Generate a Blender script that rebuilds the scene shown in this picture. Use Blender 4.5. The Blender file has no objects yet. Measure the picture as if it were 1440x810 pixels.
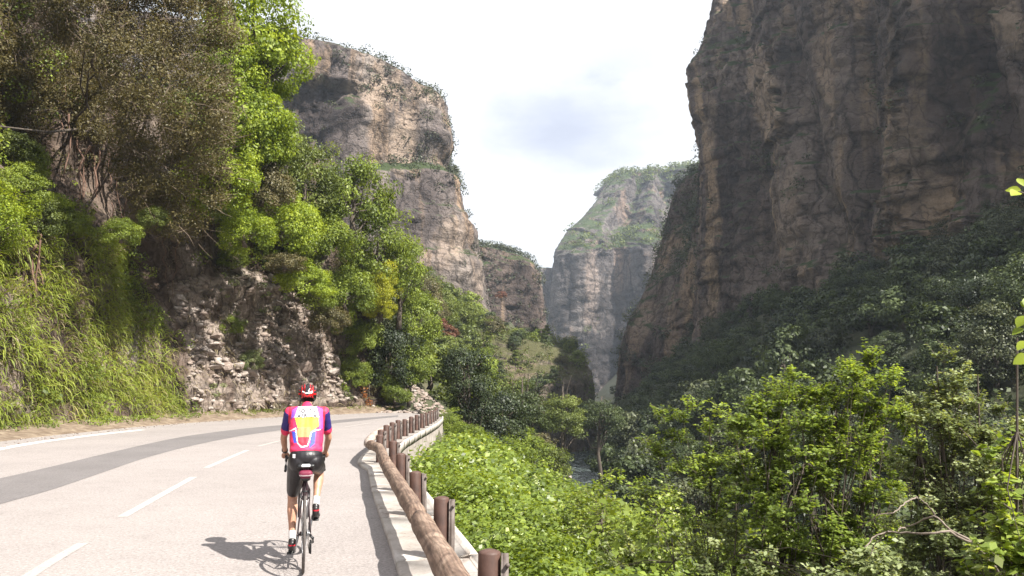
import bpy, bmesh, math, random
import numpy as np
from mathutils import Vector, Matrix
from mathutils.bvhtree import BVHTree

PI = math.pi
scene = bpy.context.scene
COL = scene.collection
rng = np.random.default_rng(7)
random.seed(7)

# ------------------------------------------------------------------ camera
CAM_H, FPX, PITCH = 1.70, 1130.0, math.atan(132 / 1130.0)
cam_data = bpy.data.cameras.new("camera")
cam_data.sensor_width = 36.0
cam_data.lens = 36.0 * FPX / 1440.0
cam_data.clip_start, cam_data.clip_end = 0.1, 5000.0
cam = bpy.data.objects.new("camera", cam_data)
cam.location = (0, 0, CAM_H)
cam.rotation_euler = (PI / 2 + PITCH, 0, 0)
COL.objects.link(cam)
scene.camera = cam

# ------------------------------------------------------------------ sky and sun
SUN_EL, SUN_TRAVEL = math.radians(47.5), (-0.75, 0.55)
SKY_STRENGTH, SUN_STRENGTH, EXPOSURE = 0.10, 5.0, 1.36
HAZE = 0.00023
world = bpy.data.worlds.new("World")
scene.world = world
world.use_nodes = True
wn, wl = world.node_tree.nodes, world.node_tree.links
wn.clear()
w_out = wn.new("ShaderNodeOutputWorld")
w_bg = wn.new("ShaderNodeBackground")
w_bg.inputs["Strength"].default_value = SKY_STRENGTH
sky = wn.new("ShaderNodeTexSky")
sky.sky_type = 'NISHITA'
sky.sun_disc = False
sky.sun_elevation = SUN_EL
sky.sun_rotation = math.atan2(-SUN_TRAVEL[0], -SUN_TRAVEL[1])
sky.air_density, sky.dust_density = 1.0, 2.5
tc = wn.new("ShaderNodeTexCoord")
mp = wn.new("ShaderNodeMapping"); mp.inputs["Scale"].default_value = (1, 1, 2.2)
wl.new(tc.outputs["Generated"], mp.inputs["Vector"])
cn = wn.new("ShaderNodeTexNoise"); cn.inputs["Scale"].default_value = 2.2; cn.inputs["Detail"].default_value = 6; cn.inputs["Roughness"].default_value = .55
wl.new(mp.outputs["Vector"], cn.inputs["Vector"])
cr = wn.new("ShaderNodeValToRGB")
cr.color_ramp.elements[0].position = .30; cr.color_ramp.elements[0].color = (.75, .75, .75, 1)
cr.color_ramp.elements[1].position = .50; cr.color_ramp.elements[1].color = (.97, .97, .97, 1)
wl.new(cn.outputs["Fac"], cr.inputs["Fac"])
# cloud brightness: white cloud, with a few grey-lilac cloud bellies
cg = wn.new("ShaderNodeTexNoise"); cg.inputs["Scale"].default_value = 9.0; cg.inputs["Detail"].default_value = 7; cg.inputs["Roughness"].default_value = .6
wl.new(mp.outputs["Vector"], cg.inputs["Vector"])
def cloud_mask(px, py, r0, r1, sx, sz):
    c, s = math.cos(PITCH), math.sin(PITCH)
    dx, dy = (px - 720) / FPX, (405 - py) / FPX
    d = Vector((dx, c - dy * s, dy * c + s)).normalized()
    sub = wn.new("ShaderNodeVectorMath"); sub.operation = 'SUBTRACT'; sub.inputs[1].default_value = d
    wl.new(tc.outputs["Generated"], sub.inputs[0])
    mul = wn.new("ShaderNodeVectorMath"); mul.operation = 'MULTIPLY'; mul.inputs[1].default_value = (sx, sx, sz)
    wl.new(sub.outputs[0], mul.inputs[0])
    ln = wn.new("ShaderNodeVectorMath"); ln.operation = 'LENGTH'
    wl.new(mul.outputs[0], ln.inputs[0])
    add = wn.new("ShaderNodeMath"); add.operation = 'MULTIPLY_ADD'; add.inputs[1].default_value = -.16
    wl.new(cg.outputs["Fac"], add.inputs[0]); wl.new(ln.outputs["Value"], add.inputs[2])
    mr = wn.new("ShaderNodeMapRange"); mr.interpolation_type = 'SMOOTHSTEP'
    mr.inputs["From Min"].default_value = r0; mr.inputs["From Max"].default_value = r1
    mr.inputs["To Min"].default_value = 1.0; mr.inputs["To Max"].default_value = 0.0
    wl.new(add.outputs[0], mr.inputs["Value"])
    return mr.outputs["Result"]
m1 = cloud_mask(800, 182, -.07, .09, 1.0, 2.0)
m2 = cloud_mask(885, 78, -.08, .03, 1.0, 2.6)
mm = wn.new("ShaderNodeMath"); mm.operation = 'MULTIPLY_ADD'; mm.inputs[1].default_value = .45
wl.new(m2, mm.inputs[0]); wl.new(m1, mm.inputs[2]); mm.use_clamp = True
ccol = wn.new("ShaderNodeMix"); ccol.data_type = 'RGBA'
wl.new(mm.outputs[0], ccol.inputs["Factor"])
ccol.inputs[6].default_value = (4.75, 4.85, 5.05, 1)
ccol.inputs[7].default_value = (2.75, 2.95, 3.55, 1)
mixs = wn.new("ShaderNodeMix"); mixs.data_type = 'RGBA'
wl.new(cr.outputs["Color"], mixs.inputs["Factor"])
wl.new(sky.outputs["Color"], mixs.inputs[6]); wl.new(ccol.outputs[2], mixs.inputs[7])
wl.new(mixs.outputs[2], w_bg.inputs["Color"])
wl.new(w_bg.outputs[0], w_out.inputs["Surface"])

sun_data = bpy.data.lights.new("sun", 'SUN')
sun_data.energy, sun_data.angle, sun_data.color = SUN_STRENGTH, math.radians(.53), (1.0, .955, .88)
sun = bpy.data.objects.new("sun", sun_data)
hv = Vector((SUN_TRAVEL[0], SUN_TRAVEL[1], 0)).normalized() * math.cos(SUN_EL)
sun.rotation_euler = Vector((hv.x, hv.y, -math.sin(SUN_EL))).to_track_quat('-Z', 'Y').to_euler()
sun.location = (40, -30, 60)
COL.objects.link(sun)

scene.view_settings.view_transform = 'Standard'
scene.view_settings.look = 'None'
scene.view_settings.exposure = EXPOSURE
scene.view_settings.gamma = 1.0
scene.view_settings.use_curve_mapping = False
scene.render.engine = 'CYCLES'
scene.cycles.max_bounces = 6
scene.cycles.diffuse_bounces = 3
scene.cycles.glossy_bounces = 2
scene.cycles.transmission_bounces = 4
scene.cycles.volume_bounces = 1
scene.cycles.caustics_reflective = False
scene.cycles.caustics_refractive = False
scene.cycles.use_denoising = True

# ------------------------------------------------------------------ pixel <-> place helpers
CP, SP = math.cos(PITCH), math.sin(PITCH)
def ray(px, py):
    """slope of the view ray of a photo pixel: (x per metre of y, z per metre of y)"""
    dx, dy = (px - 720) / FPX, (405 - py) / FPX
    k = CP - dy * SP
    return dx / k, (dy * CP + SP) / k
def at(px, py, Y):
    a, b = ray(px, py)
    return (a * Y, Y, CAM_H + b * Y)
def project(P):
    """vectorised: world points (N,3) -> photo pixels"""
    x, y, z = P[:, 0], P[:, 1], P[:, 2] - CAM_H
    d = y * CP + z * SP
    u = -y * SP + z * CP
    d = np.where(d < .05, .05, d)
    return 720 + FPX * x / d, 405 - FPX * u / d
def road_z(y):
    t = np.maximum(0, np.asarray(y, float) - 18.0)
    return -0.012 * t * np.clip(t / 8.0, 0, 1)
def on_road(px, py, h=0.0):
    a, b = ray(px, py)
    Y = 10.0
    for _ in range(60):
        z = float(road_z(Y)) + h - CAM_H
        Y = .5 * Y + .5 * min(z / min(b, -.012), 110)
    return (a * Y, Y)

# ------------------------------------------------------------------ noise
_perm = np.random.default_rng(3).permutation(256).astype(np.int64)
_perm = np.concatenate([_perm, _perm, _perm])
_g = np.random.default_rng(5).normal(size=(256, 3)); _g /= np.linalg.norm(_g, axis=1)[:, None]
def perlin(x, y, z):
    x, y, z = np.broadcast_arrays(np.asarray(x, float), np.asarray(y, float), np.asarray(z, float))
    xi, yi, zi = np.floor(x).astype(np.int64), np.floor(y).astype(np.int64), np.floor(z).astype(np.int64)
    xf, yf, zf = x - xi, y - yi, z - zi
    u, v, w = [t * t * t * (t * (t * 6 - 15) + 10) for t in (xf, yf, zf)]
    out = 0
    for i in (0, 1):
        for j in (0, 1):
            for k in (0, 1):
                h = _perm[_perm[_perm[(xi + i) & 255] + ((yi + j) & 255)] + ((zi + k) & 255)]
                g = _g[h]
                d = g[..., 0] * (xf - i) + g[..., 1] * (yf - j) + g[..., 2] * (zf - k)
                out = out + d * (u if i else 1 - u) * (v if j else 1 - v) * (w if k else 1 - w)
    return out * 1.5
def fbm(x, y, z, octs=5, gain=.5, lac=2.03, ridged=False):
    a, s, t = 1.0, 0.0, 0.0
    x, y, z = np.asarray(x, float), np.asarray(y, float), np.asarray(z, float)
    for o in range(octs):
        n = perlin(x + o * 17.3, y - o * 9.1, z + o * 5.7)
        s = s + a * ((1 - 2 * np.abs(n)) if ridged else n)
        t += a
        a *= gain
        x, y, z = x * lac, y * lac, z * lac
    return s / t
def sstep(a, b, x):
    t = np.clip((np.asarray(x, float) - a) / (b - a), 0, 1)
    return t * t * (3 - 2 * t)

# ------------------------------------------------------------------ mesh helpers
def mesh_np(name, V, F, mats=(), var=None, smooth=False, attrs=None, mat_idx=None):
    """V (N,3); F (M,k) one face size, or list of such arrays"""
    me = bpy.data.meshes.new(name)
    V = np.ascontiguousarray(V, dtype=np.float32)
    Fs = [np.asarray(f, dtype=np.int32) for f in (F if isinstance(F, list) else [F]) if len(f)]
    me.vertices.add(len(V)); me.vertices.foreach_set("co", V.ravel())
    nl = sum(f.size for f in Fs); nf = sum(len(f) for f in Fs)
    me.loops.add(nl); me.polygons.add(nf)
    me.loops.foreach_set("vertex_index", np.concatenate([f.ravel() for f in Fs]))
    starts = []; off = 0
    for f in Fs:
        k = f.shape[1]
        starts.append(off + np.arange(len(f), dtype=np.int32) * k); off += f.size
    me.polygons.foreach_set("loop_start", np.concatenate(starts).astype(np.int32))
    if smooth:
        me.polygons.foreach_set("use_smooth", np.ones(nf, dtype=bool))
    if mat_idx is not None:
        me.polygons.foreach_set("material_index", np.asarray(mat_idx, dtype=np.int32))
    me.update(calc_edges=True)
    if var is not None:
        a = me.attributes.new("var", 'FLOAT', 'FACE'); a.data.foreach_set("value", np.asarray(var, dtype=np.float32))
    for k, arr in (attrs or {}).items():
        a = me.attributes.new(k, 'FLOAT', 'POINT'); a.data.foreach_set("value", np.asarray(arr, dtype=np.float32))
    for m in mats:
        me.materials.append(m)
    return me
def link(name, me, parent=None, loc=None, rot=None, scale=None):
    o = bpy.data.objects.new(name, me)
    COL.objects.link(o)
    if parent is not None: o.parent = parent
    if loc is not None: o.location = loc
    if rot is not None: o.rotation_euler = rot
    if scale is not None: o.scale = scale
    return o
def tag(o, label=None, cat=None, group=None, kind=None):
    if label: o["label"] = label
    if cat: o["category"] = cat
    if group: o["group"] = group
    if kind: o["kind"] = kind
    return o
def thing(name, label, cat, loc=(0, 0, 0), rotz=0.0, group=None):
    o = bpy.data.objects.new(name, None)
    o.empty_display_size = .2
    COL.objects.link(o)
    o.location = loc; o.rotation_euler = (0, 0, rotz)
    return tag(o, label, cat, group)
class MB:
    """collects tubes, boxes, lathes as numpy, builds one mesh"""
    def __init__(s): s.v = []; s.q = []; s.t = []; s.n = 0
    def add(s, V, Q=None, T=None):
        V = np.asarray(V, float)
        if Q is not None and len(Q): s.q.append(np.asarray(Q) + s.n)
        if T is not None and len(T): s.t.append(np.asarray(T) + s.n)
        s.v.append(V); s.n += len(V)
        return s
    def tube(s, pts, rad, sides=8, cap=True, flat=1.0, wob=0.0):
        pts = np.asarray(pts, float); n = len(pts)
        rad = np.full(n, rad, float) if np.isscalar(rad) else np.asarray(rad, float)
        d = np.gradient(pts, axis=0); d /= np.maximum(np.linalg.norm(d, axis=1), 1e-9)[:, None]
        ref = np.array([0, 0, 1.0]) if abs(d[:, 2]).mean() < .9 else np.array([1.0, 0, 0])
        V = []
        a = np.arange(sides) / sides * 2 * PI
        for i in range(n):
            x = np.cross(ref, d[i]); x /= max(np.linalg.norm(x), 1e-9); y = np.cross(d[i], x)
            r = rad[i] * (1 + (wob * rng.normal(size=sides) if wob else 0))
            V.append(pts[i] + np.outer(np.cos(a) * r, x) + np.outer(np.sin(a) * r * flat, y))
        V = np.concatenate(V)
        i0 = np.arange((n - 1))[:, None] * sides; j = np.arange(sides)[None]; j1 = (j + 1) % sides
        Q = np.stack([i0 + j, i0 + j1, i0 + sides + j1, i0 + sides + j], -1).reshape(-1, 4)
        T = []
        if cap:
            V = np.concatenate([V, pts[:1], pts[-1:]])
            a0, a1 = n * sides, n * sides + 1
            jj = np.arange(sides); j2 = (jj + 1) % sides
            T = np.concatenate([np.stack([np.full(sides, a0), j2, jj], 1), np.stack([np.full(sides, a1), (n - 1) * sides + jj, (n - 1) * sides + j2], 1)])
        return s.add(V, Q, T)
    def box(s, c, size, rotz=0.0, bev=0.0):
        hx, hy, hz = [q / 2 for q in size]
        b = min(bev, hx * .9, hy * .9, hz * .9)
        if b <= 0:
            V = np.array([[x, y, z] for z in (-hz, hz) for x, y in ((-hx, -hy), (hx, -hy), (hx, hy), (-hx, hy))])
            Q = [[3, 2, 1, 0], [4, 5, 6, 7], [0, 1, 5, 4], [1, 2, 6, 5], [2, 3, 7, 6], [3, 0, 4, 7]]
        else:
            rings = []
            for z, o in ((-hz, b), (-hz + b, 0), (hz - b, 0), (hz, b)):
                ax, ay = hx - o, hy - o
                rings += [[-ax + (b if not o else 0), -ay, z], [ax - (b if not o else 0), -ay, z], [ax, -ay + (b if not o else 0), z], [ax, ay - (b if not o else 0), z],
                          [ax - (b if not o else 0), ay, z], [-ax + (b if not o else 0), ay, z], [-ax, ay - (b if not o else 0), z], [-ax, -ay + (b if not o else 0), z]]
            V = np.array(rings, float)
            Q = []
            for i in range(3):
                for j in range(8):
                    k = (j + 1) % 8
                    Q.append([i * 8 + j, i * 8 + k, i * 8 + 8 + k, i * 8 + 8 + j])
            Q += [[7, 6, 5, 4], [7, 4, 3, 0], [3, 2, 1, 0], [24 + 4, 24 + 5, 24 + 6, 24 + 7], [24 + 0, 24 + 3, 24 + 4, 24 + 7], [24, 25, 26, 27]]
        c0, s0 = math.cos(rotz), math.sin(rotz)
        V = V @ np.array([[c0, s0, 0], [-s0, c0, 0], [0, 0, 1]]) + np.asarray(c, float)
        return s.add(V, Q)
    def mesh(s, name, mat, smooth=False):
        V = np.concatenate(s.v)
        F = []
        if s.q: F.append(np.concatenate(s.q))
        if s.t: F.append(np.concatenate(s.t))
        return mesh_np(name, V, F, [mat] if not isinstance(mat, (list, tuple)) else mat, smooth=smooth)
    def build(s, name, mat, parent=None, smooth=False):
        return link(name, s.mesh(name, mat, smooth), parent)

# ------------------------------------------------------------------ materials
def new_mat(name):
    m = bpy.data.materials.new(name); m.use_nodes = True
    n, l = m.node_tree.nodes, m.node_tree.links
    return m, n, l, n["Principled BSDF"]
def noise_node(n, l, vec, scale, detail=5, rough=.55, dist=0.0):
    t = n.new("ShaderNodeTexNoise"); t.inputs["Scale"].default_value = scale
    t.inputs["Detail"].default_value = detail; t.inputs["Roughness"].default_value = rough; t.inputs["Distortion"].default_value = dist
    if vec is not None: l.new(vec, t.inputs["Vector"])
    return t.outputs["Fac"]
def mapping(n, l, vec, sc=(1, 1, 1), loc=(0, 0, 0), rot=(0, 0, 0)):
    m = n.new("ShaderNodeMapping"); m.inputs["Scale"].default_value = sc; m.inputs["Location"].default_value = loc; m.inputs["Rotation"].default_value = rot
    l.new(vec, m.inputs["Vector"]); return m.outputs["Vector"]
def ramp(n, l, fac, stops, interp='LINEAR'):
    r = n.new("ShaderNodeValToRGB"); cr_ = r.color_ramp; cr_.interpolation = interp
    while len(cr_.elements) < len(stops): cr_.elements.new(.5)
    for e, (p, c) in zip(cr_.elements, stops):
        e.position = p
        c = c if hasattr(c, '__len__') else (c, c, c)
        e.color = (*c, 1) if len(c) == 3 else c
    l.new(fac, r.inputs["Fac"]); return r.outputs["Color"]
def mixc(n, l, fac, a, b, mode='MIX'):
    m = n.new("ShaderNodeMix"); m.data_type = 'RGBA'; m.blend_type = mode
    for sock, v in ((m.inputs["Factor"], fac), (m.inputs[6], a), (m.inputs[7], b)):
        if hasattr(v, 'is_linked') or isinstance(v, bpy.types.NodeSocket): l.new(v, sock)
        elif hasattr(v, '__len__'): sock.default_value = (*v, 1) if len(v) == 3 else v
        else: sock.default_value = v
    return m.outputs[2]
def mathn(n, l, op, a, b=None, c=None, clamp=False):
    m = n.new("ShaderNodeMath"); m.operation = op; m.use_clamp = clamp
    for i, v in enumerate((a, b, c)):
        if v is None: continue
        if isinstance(v, bpy.types.NodeSocket): l.new(v, m.inputs[i])
        else: m.inputs[i].default_value = v
    return m.outputs[0]
def bump(n, l, bsdf, height, strength=.5, dist=.02):
    b = n.new("ShaderNodeBump"); b.inputs["Strength"].default_value = strength; b.inputs["Distance"].default_value = dist
    l.new(height, b.inputs["Height"]); l.new(b.outputs[0], bsdf.inputs["Normal"])
def attr(n, name):
    a = n.new("ShaderNodeAttribute"); a.attribute_name = name; return a.outputs["Fac"]

def leaf_mat(name, dark, mid, light, trans=.35, rough=.5, tint=(1.22, 1.12, .45), spec=.35, speck=None):
    m, n, l, b = new_mat(name)
    v = attr(n, "var")
    oi = n.new("ShaderNodeObjectInfo")
    sh = mathn(n, l, 'MULTIPLY_ADD', oi.outputs["Random"], .22, -.11)
    vv = mathn(n, l, 'ADD', v, sh, clamp=True)
    col = ramp(n, l, vv, [(0.0, dark), (.5, mid), (.93, light)] + ([(1.0, speck)] if speck else [(1.0, light)]))
    l.new(col, b.inputs["Base Color"])
    b.inputs["Roughness"].default_value = rough
    b.inputs["Specular IOR Level"].default_value = spec
    tr = n.new("ShaderNodeBsdfTranslucent")
    tcol = mixc(n, l, 1.0, col, tint, 'MULTIPLY')
    l.new(tcol, tr.inputs["Color"])
    ms = n.new("ShaderNodeMixShader"); ms.inputs[0].default_value = trans
    l.new(b.outputs[0], ms.inputs[1]); l.new(tr.outputs[0], ms.inputs[2])
    l.new(ms.outputs[0], n["Material Output"].inputs["Surface"])
    return m

LEAF = {
    'lime':   leaf_mat("leaf_lime", (.095, .140, .016), (.215, .285, .026), (.35, .42, .045), .45),
    'fresh':  leaf_mat("leaf_fresh", (.070, .100, .016), (.155, .205, .028), (.27, .33, .050), .42),
    'mid':    leaf_mat("leaf_mid", (.048, .064, .015), (.108, .138, .028), (.195, .230, .050), .35),
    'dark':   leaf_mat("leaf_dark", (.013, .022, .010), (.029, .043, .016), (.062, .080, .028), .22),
    'olive':  leaf_mat("leaf_olive", (.048, .044, .018), (.108, .096, .040), (.185, .155, .075), .25),
    'drape':  leaf_mat("leaf_drape", (.062, .054, .018), (.116, .098, .036), (.18, .148, .064), .3),
    'yellow': leaf_mat("leaf_yellow", (.16, .18, .015), (.31, .33, .02), (.46, .45, .04), .45),
    'scrub':  leaf_mat("leaf_scrub", (.023, .030, .014), (.052, .062, .028), (.10, .112, .050), .15),
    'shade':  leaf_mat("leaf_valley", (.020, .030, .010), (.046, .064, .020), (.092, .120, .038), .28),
    'russet': leaf_mat("leaf_russet", (.07, .022, .014), (.14, .05, .03), (.20, .10, .05), .2),
    'near':   leaf_mat("leaf_near", (.085, .125, .022), (.205, .280, .050), (.35, .44, .095), .52, .38, spec=.5, speck=(.38, .43, .16)),
    'silver': leaf_mat("leaf_silver", (.090, .115, .036), (.215, .26, .105), (.38, .42, .22), .4, .48, spec=.35, speck=(.28, .33, .19)),
    'vine':   leaf_mat("leaf_vine", (.070, .105, .018), (.175, .240, .035), (.31, .39, .065), .46, .42, spec=.5, speck=(.46, .50, .22)),
    'grass':  leaf_mat("blade_grass", (.110, .145, .022), (.225, .280, .042), (.34, .38, .08), .42, speck=(.36, .31, .14)),
    'straw':  leaf_mat("blade_straw", (.14, .11, .055), (.24, .20, .11), (.36, .30, .18), .2, tint=(1.1, 1.0, .8)),
}

def bark_mat(name, a, b_, scale=6.0):
    m, n, l, b = new_mat(name)
    tcn = n.new("ShaderNodeTexCoord")
    v = mapping(n, l, tcn.outputs["Object"], (1, 1, .25))
    f = noise_node(n, l, v, scale, 6, .65, .4)
    l.new(ramp(n, l, f, [(.3, a), (.7, b_)]), b.inputs["Base Color"])
    b.inputs["Roughness"].default_value = .9
    bump(n, l, b, f, .7, .03)
    return m
BARK = bark_mat("bark_brown", (.035, .026, .020), (.12, .095, .075))
BARK_PALE = bark_mat("bark_pale", (.12, .09, .07), (.27, .22, .18), 14)
BARK_RED = bark_mat("root_brown", (.06, .03, .02), (.20, .12, .085), 9)

def rock_mat(name, dark, mid, light, warm, s=.05, warm_amt=.5, veg=(.030, .042, .016), veg_lo=.45, bumpd=.5, fine=1.0, bedamt=.5):
    m, n, l, b = new_mat(name)
    tcn = n.new("ShaderNodeTexCoord"); P = tcn.outputs["Object"]
    big = noise_node(n, l, mapping(n, l, P, (1, 1, .45)), s, 7, .62, .3)
    col = ramp(n, l, big, [(.32, dark), (.48, mid), (.66, light)])
    streak = noise_node(n, l, mapping(n, l, P, (1, 1, .12), (31, 7, 3)), s * 2.2, 6, .6, .5)
    sm = ramp(n, l, streak, [(.52, 0.0), (.64, 1.0)])
    fac = mathn(n, l, 'MULTIPLY', sm, warm_amt)
    col = mixc(n, l, fac, col, warm)
    # bedding: thin darker and paler layers, and black water streaks
    bed = noise_node(n, l, mapping(n, l, P, (.22, .22, 1.1)), s * 16, 7, .75, 1.2)
    col = mixc(n, l, bedamt, col, ramp(n, l, bed, [(.27, .5), (.42, .98), (.60, 1.04), (.75, 1.22)]), 'MULTIPLY')
    wet = noise_node(n, l, mapping(n, l, P, (1, 1, .05), (3, 91, 5)), s * 5.5, 5, .6, .2)
    col = mixc(n, l, ramp(n, l, wet, [(.54, 0.0), (.70, .7)]), col, tuple(c * .35 for c in dark))
    col = mixc(n, l, attr(n, "pale"), col, mixc(n, l, bed, warm, tuple(c * 1.35 for c in light)))
    col = mixc(n, l, attr(n, "stain_shade"), col, mixc(n, l, streak, tuple(c * .40 for c in dark), tuple(c * .9 for c in dark)))
    fn = noise_node(n, l, P, 1.7 * fine, 8, .72)
    col = mixc(n, l, .8, col, ramp(n, l, fn, [(.25, .50), (.5, 1.0), (.78, 1.40)]), 'MULTIPLY')
    wv = n.new("ShaderNodeTexNoise"); wv.inputs["Scale"].default_value = s * 3; wv.inputs["Detail"].default_value = 5; l.new(P, wv.inputs["Vector"])
    wp = n.new("ShaderNodeVectorMath"); wp.operation = 'MULTIPLY_ADD'; wp.inputs[1].default_value = (.5 / s, .5 / s, .35 / s); l.new(wv.outputs["Color"], wp.inputs[0]); l.new(P, wp.inputs[2])
    hh = None
    for sc_, dep in ((s * 2.4, .62), (s * 7.5, .78)):
        vo = n.new("ShaderNodeTexVoronoi"); vo.feature = 'DISTANCE_TO_EDGE'; vo.inputs["Scale"].default_value = sc_
        l.new(mapping(n, l, wp.outputs[0], (1, 1, .55)), vo.inputs["Vector"])
        cmask = ramp(n, l, vo.outputs["Distance"], [(0.0, dep * .55), (.035, dep), (.075, 1.0)])
        col = mixc(n, l, .85, col, cmask, 'MULTIPLY')
        hh = cmask if hh is None else mathn(n, l, 'ADD', hh, cmask)
    # plants holding on where the rock is not steep
    geo = n.new("ShaderNodeNewGeometry"); sx = n.new("ShaderNodeSeparateXYZ"); l.new(geo.outputs["Normal"], sx.inputs[0])
    vn = noise_node(n, l, P, s * 12, 6, .7)
    vz = mathn(n, l, 'MULTIPLY_ADD', vn, .5, sx.outputs["Z"])
    vf = n.new("ShaderNodeMapRange"); vf.inputs["From Min"].default_value = veg_lo + .22; vf.inputs["From Max"].default_value = veg_lo + .42
    l.new(vz, vf.inputs["Value"])
    vcol = mixc(n, l, fn, veg, tuple(c * 2.2 for c in veg))
    col = mixc(n, l, vf.outputs["Result"], col, vcol)
    l.new(col, b.inputs["Base Color"])
    b.inputs["Roughness"].default_value = .92; b.inputs["Specular IOR Level"].default_value = .2
    h = mathn(n, l, 'MULTIPLY_ADD', bed, .6, fn)
    h = mathn(n, l, 'MULTIPLY_ADD', hh, .35, h)
    bump(n, l, b, h, 1.0, bumpd * 1.6)
    return m

ROCK_LEFT = rock_mat("limestone_lit", (.080, .064, .062), (.155, .128, .118), (.28, .236, .206), (.36, .25, .165), .05, .75, veg_lo=.60, bedamt=.8)
ROCK_RIGHT = rock_mat("limestone_umber", (.078, .058, .051), (.145, .111, .095), (.235, .186, .155), (.38, .27, .175), .045, .9, bedamt=.35)
ROCK_FAR = rock_mat("limestone_far", (.072, .062, .062), (.125, .108, .102), (.20, .175, .162), (.27, .185, .135), .022, .8, veg=(.035, .048, .020), veg_lo=.60, bumpd=1.2, fine=.4, bedamt=.9)
ROCK_SPUR = rock_mat("spur_rock", (.085, .068, .055), (.17, .135, .11), (.26, .21, .17), (.30, .20, .13), .08, .5, veg=(.060, .058, .026), veg_lo=.55)
BANK_ROCK = rock_mat("bank_rock", (.060, .042, .032), (.14, .10, .078), (.36, .305, .27), (.24, .185, .145), .22, .6, veg=(.045, .045, .020), veg_lo=.72, bumpd=.12, fine=3)

def simple_noise_mat(name, cols, scale, rough=.85, bstr=.3, bdist=.01, detail=6, stretch=(1, 1, 1), metallic=0.0, spec=.4):
    m, n, l, b = new_mat(name)
    tcn = n.new("ShaderNodeTexCoord")
    f = noise_node(n, l, mapping(n, l, tcn.outputs["Object"], stretch), scale, detail, .65)
    k = len(cols)
    l.new(ramp(n, l, f, [(.3 + .4 * i / (k - 1), c) for i, c in enumerate(cols)]), b.inputs["Base Color"])
    b.inputs["Roughness"].default_value = rough; b.inputs["Metallic"].default_value = metallic; b.inputs["Specular IOR Level"].default_value = spec
    if bstr: bump(n, l, b, f, bstr, bdist)
    return m
STONE = simple_noise_mat("rubble_stone", [(.16, .128, .11), (.29, .245, .215), (.43, .38, .345)], 3.0, .92, .8, .06, 8)
STONE_B = simple_noise_mat("rubble_stone_warm", [(.12, .09, .075), (.23, .18, .15), (.36, .30, .26)], 3.4, .92, .8, .06, 8)
SOIL = simple_noise_mat("verge_soil", [(.085, .058, .038), (.17, .125, .088), (.29, .235, .17)], 2.2, .95, .8, .08, 8)
GROUND = simple_noise_mat("valley_floor", [(.020, .026, .010), (.045, .050, .022), (.085, .075, .045)], .35, .95, .8, .3, 8)

# ------------------------------------------------------------------ the plan of the gorge
def interp(pts, t):
    pts = np.asarray(pts, float)
    return np.interp(t, pts[:, 0], pts[:, 1])
def smooth_line(pts, step):
    """Catmull-Rom resample of a polyline"""
    P = np.asarray(pts, float)
    P = np.concatenate([[2 * P[0] - P[1]], P, [2 * P[-1] - P[-2]]])
    out = []
    for i in range(1, len(P) - 2):
        p0, p1, p2, p3 = P[i - 1:i + 3]
        k = max(2, int(np.linalg.norm(p2 - p1) / step))
        for t in np.arange(k) / k:
            out.append(.5 * ((2 * p1) + (-p0 + p2) * t + (2 * p0 - 5 * p1 + 4 * p2 - p3) * t * t + (-p0 + 3 * p1 - 3 * p2 + p3) * t ** 3))
    out.append(P[-2])
    return np.array(out)

# inner edge of the concrete ledge (right edge of the road)
edge_px = [(560, 810), (548, 770), (533, 725), (522, 690), (516, 662)]
EDGE = [(1.62, -6.0), (1.08, -3.0), (.55, -.3), (.10, 2.0), (-.28, 3.9)] + [on_road(*p) for p in edge_px]
EDGE += [(-3.22, 17.0), (-3.55, 20.0), (-3.80, 23.5), (-3.92, 27.0), (-3.98, 31), (-4.05, 35), (-4.2, 39), (-4.5, 44), (-5.2, 50), (-7.0, 56.5), (-11, 62.0), (-18, 66), (-30, 70), (-45, 73)]
EDGE = np.array(EDGE)
EDGE_S = smooth_line(EDGE, .8)
left_px = [(0, 614), (60, 609), (130, 603), (200, 597), (300, 590), (400, 584.5), (480, 581.5), (560, 578.5)]
LEFT = [(-15.5, -14), (-16.5, 0), (-17.3, 12), (-18.0, 21)] + [on_road(*p) for p in left_px]
LEFT = [p for p in LEFT] + [(-11.5, 66.0), (-17, 70.5), (-28, 75), (-45, 79)]
LEFT = np.array(LEFT)
print("EDGE", [tuple(np.round(p, 2)) for p in EDGE[5:12]])
print("LEFT", [tuple(np.round(p, 2)) for p in LEFT])
LEFT_S = smooth_line(LEFT, 1.0)

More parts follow.
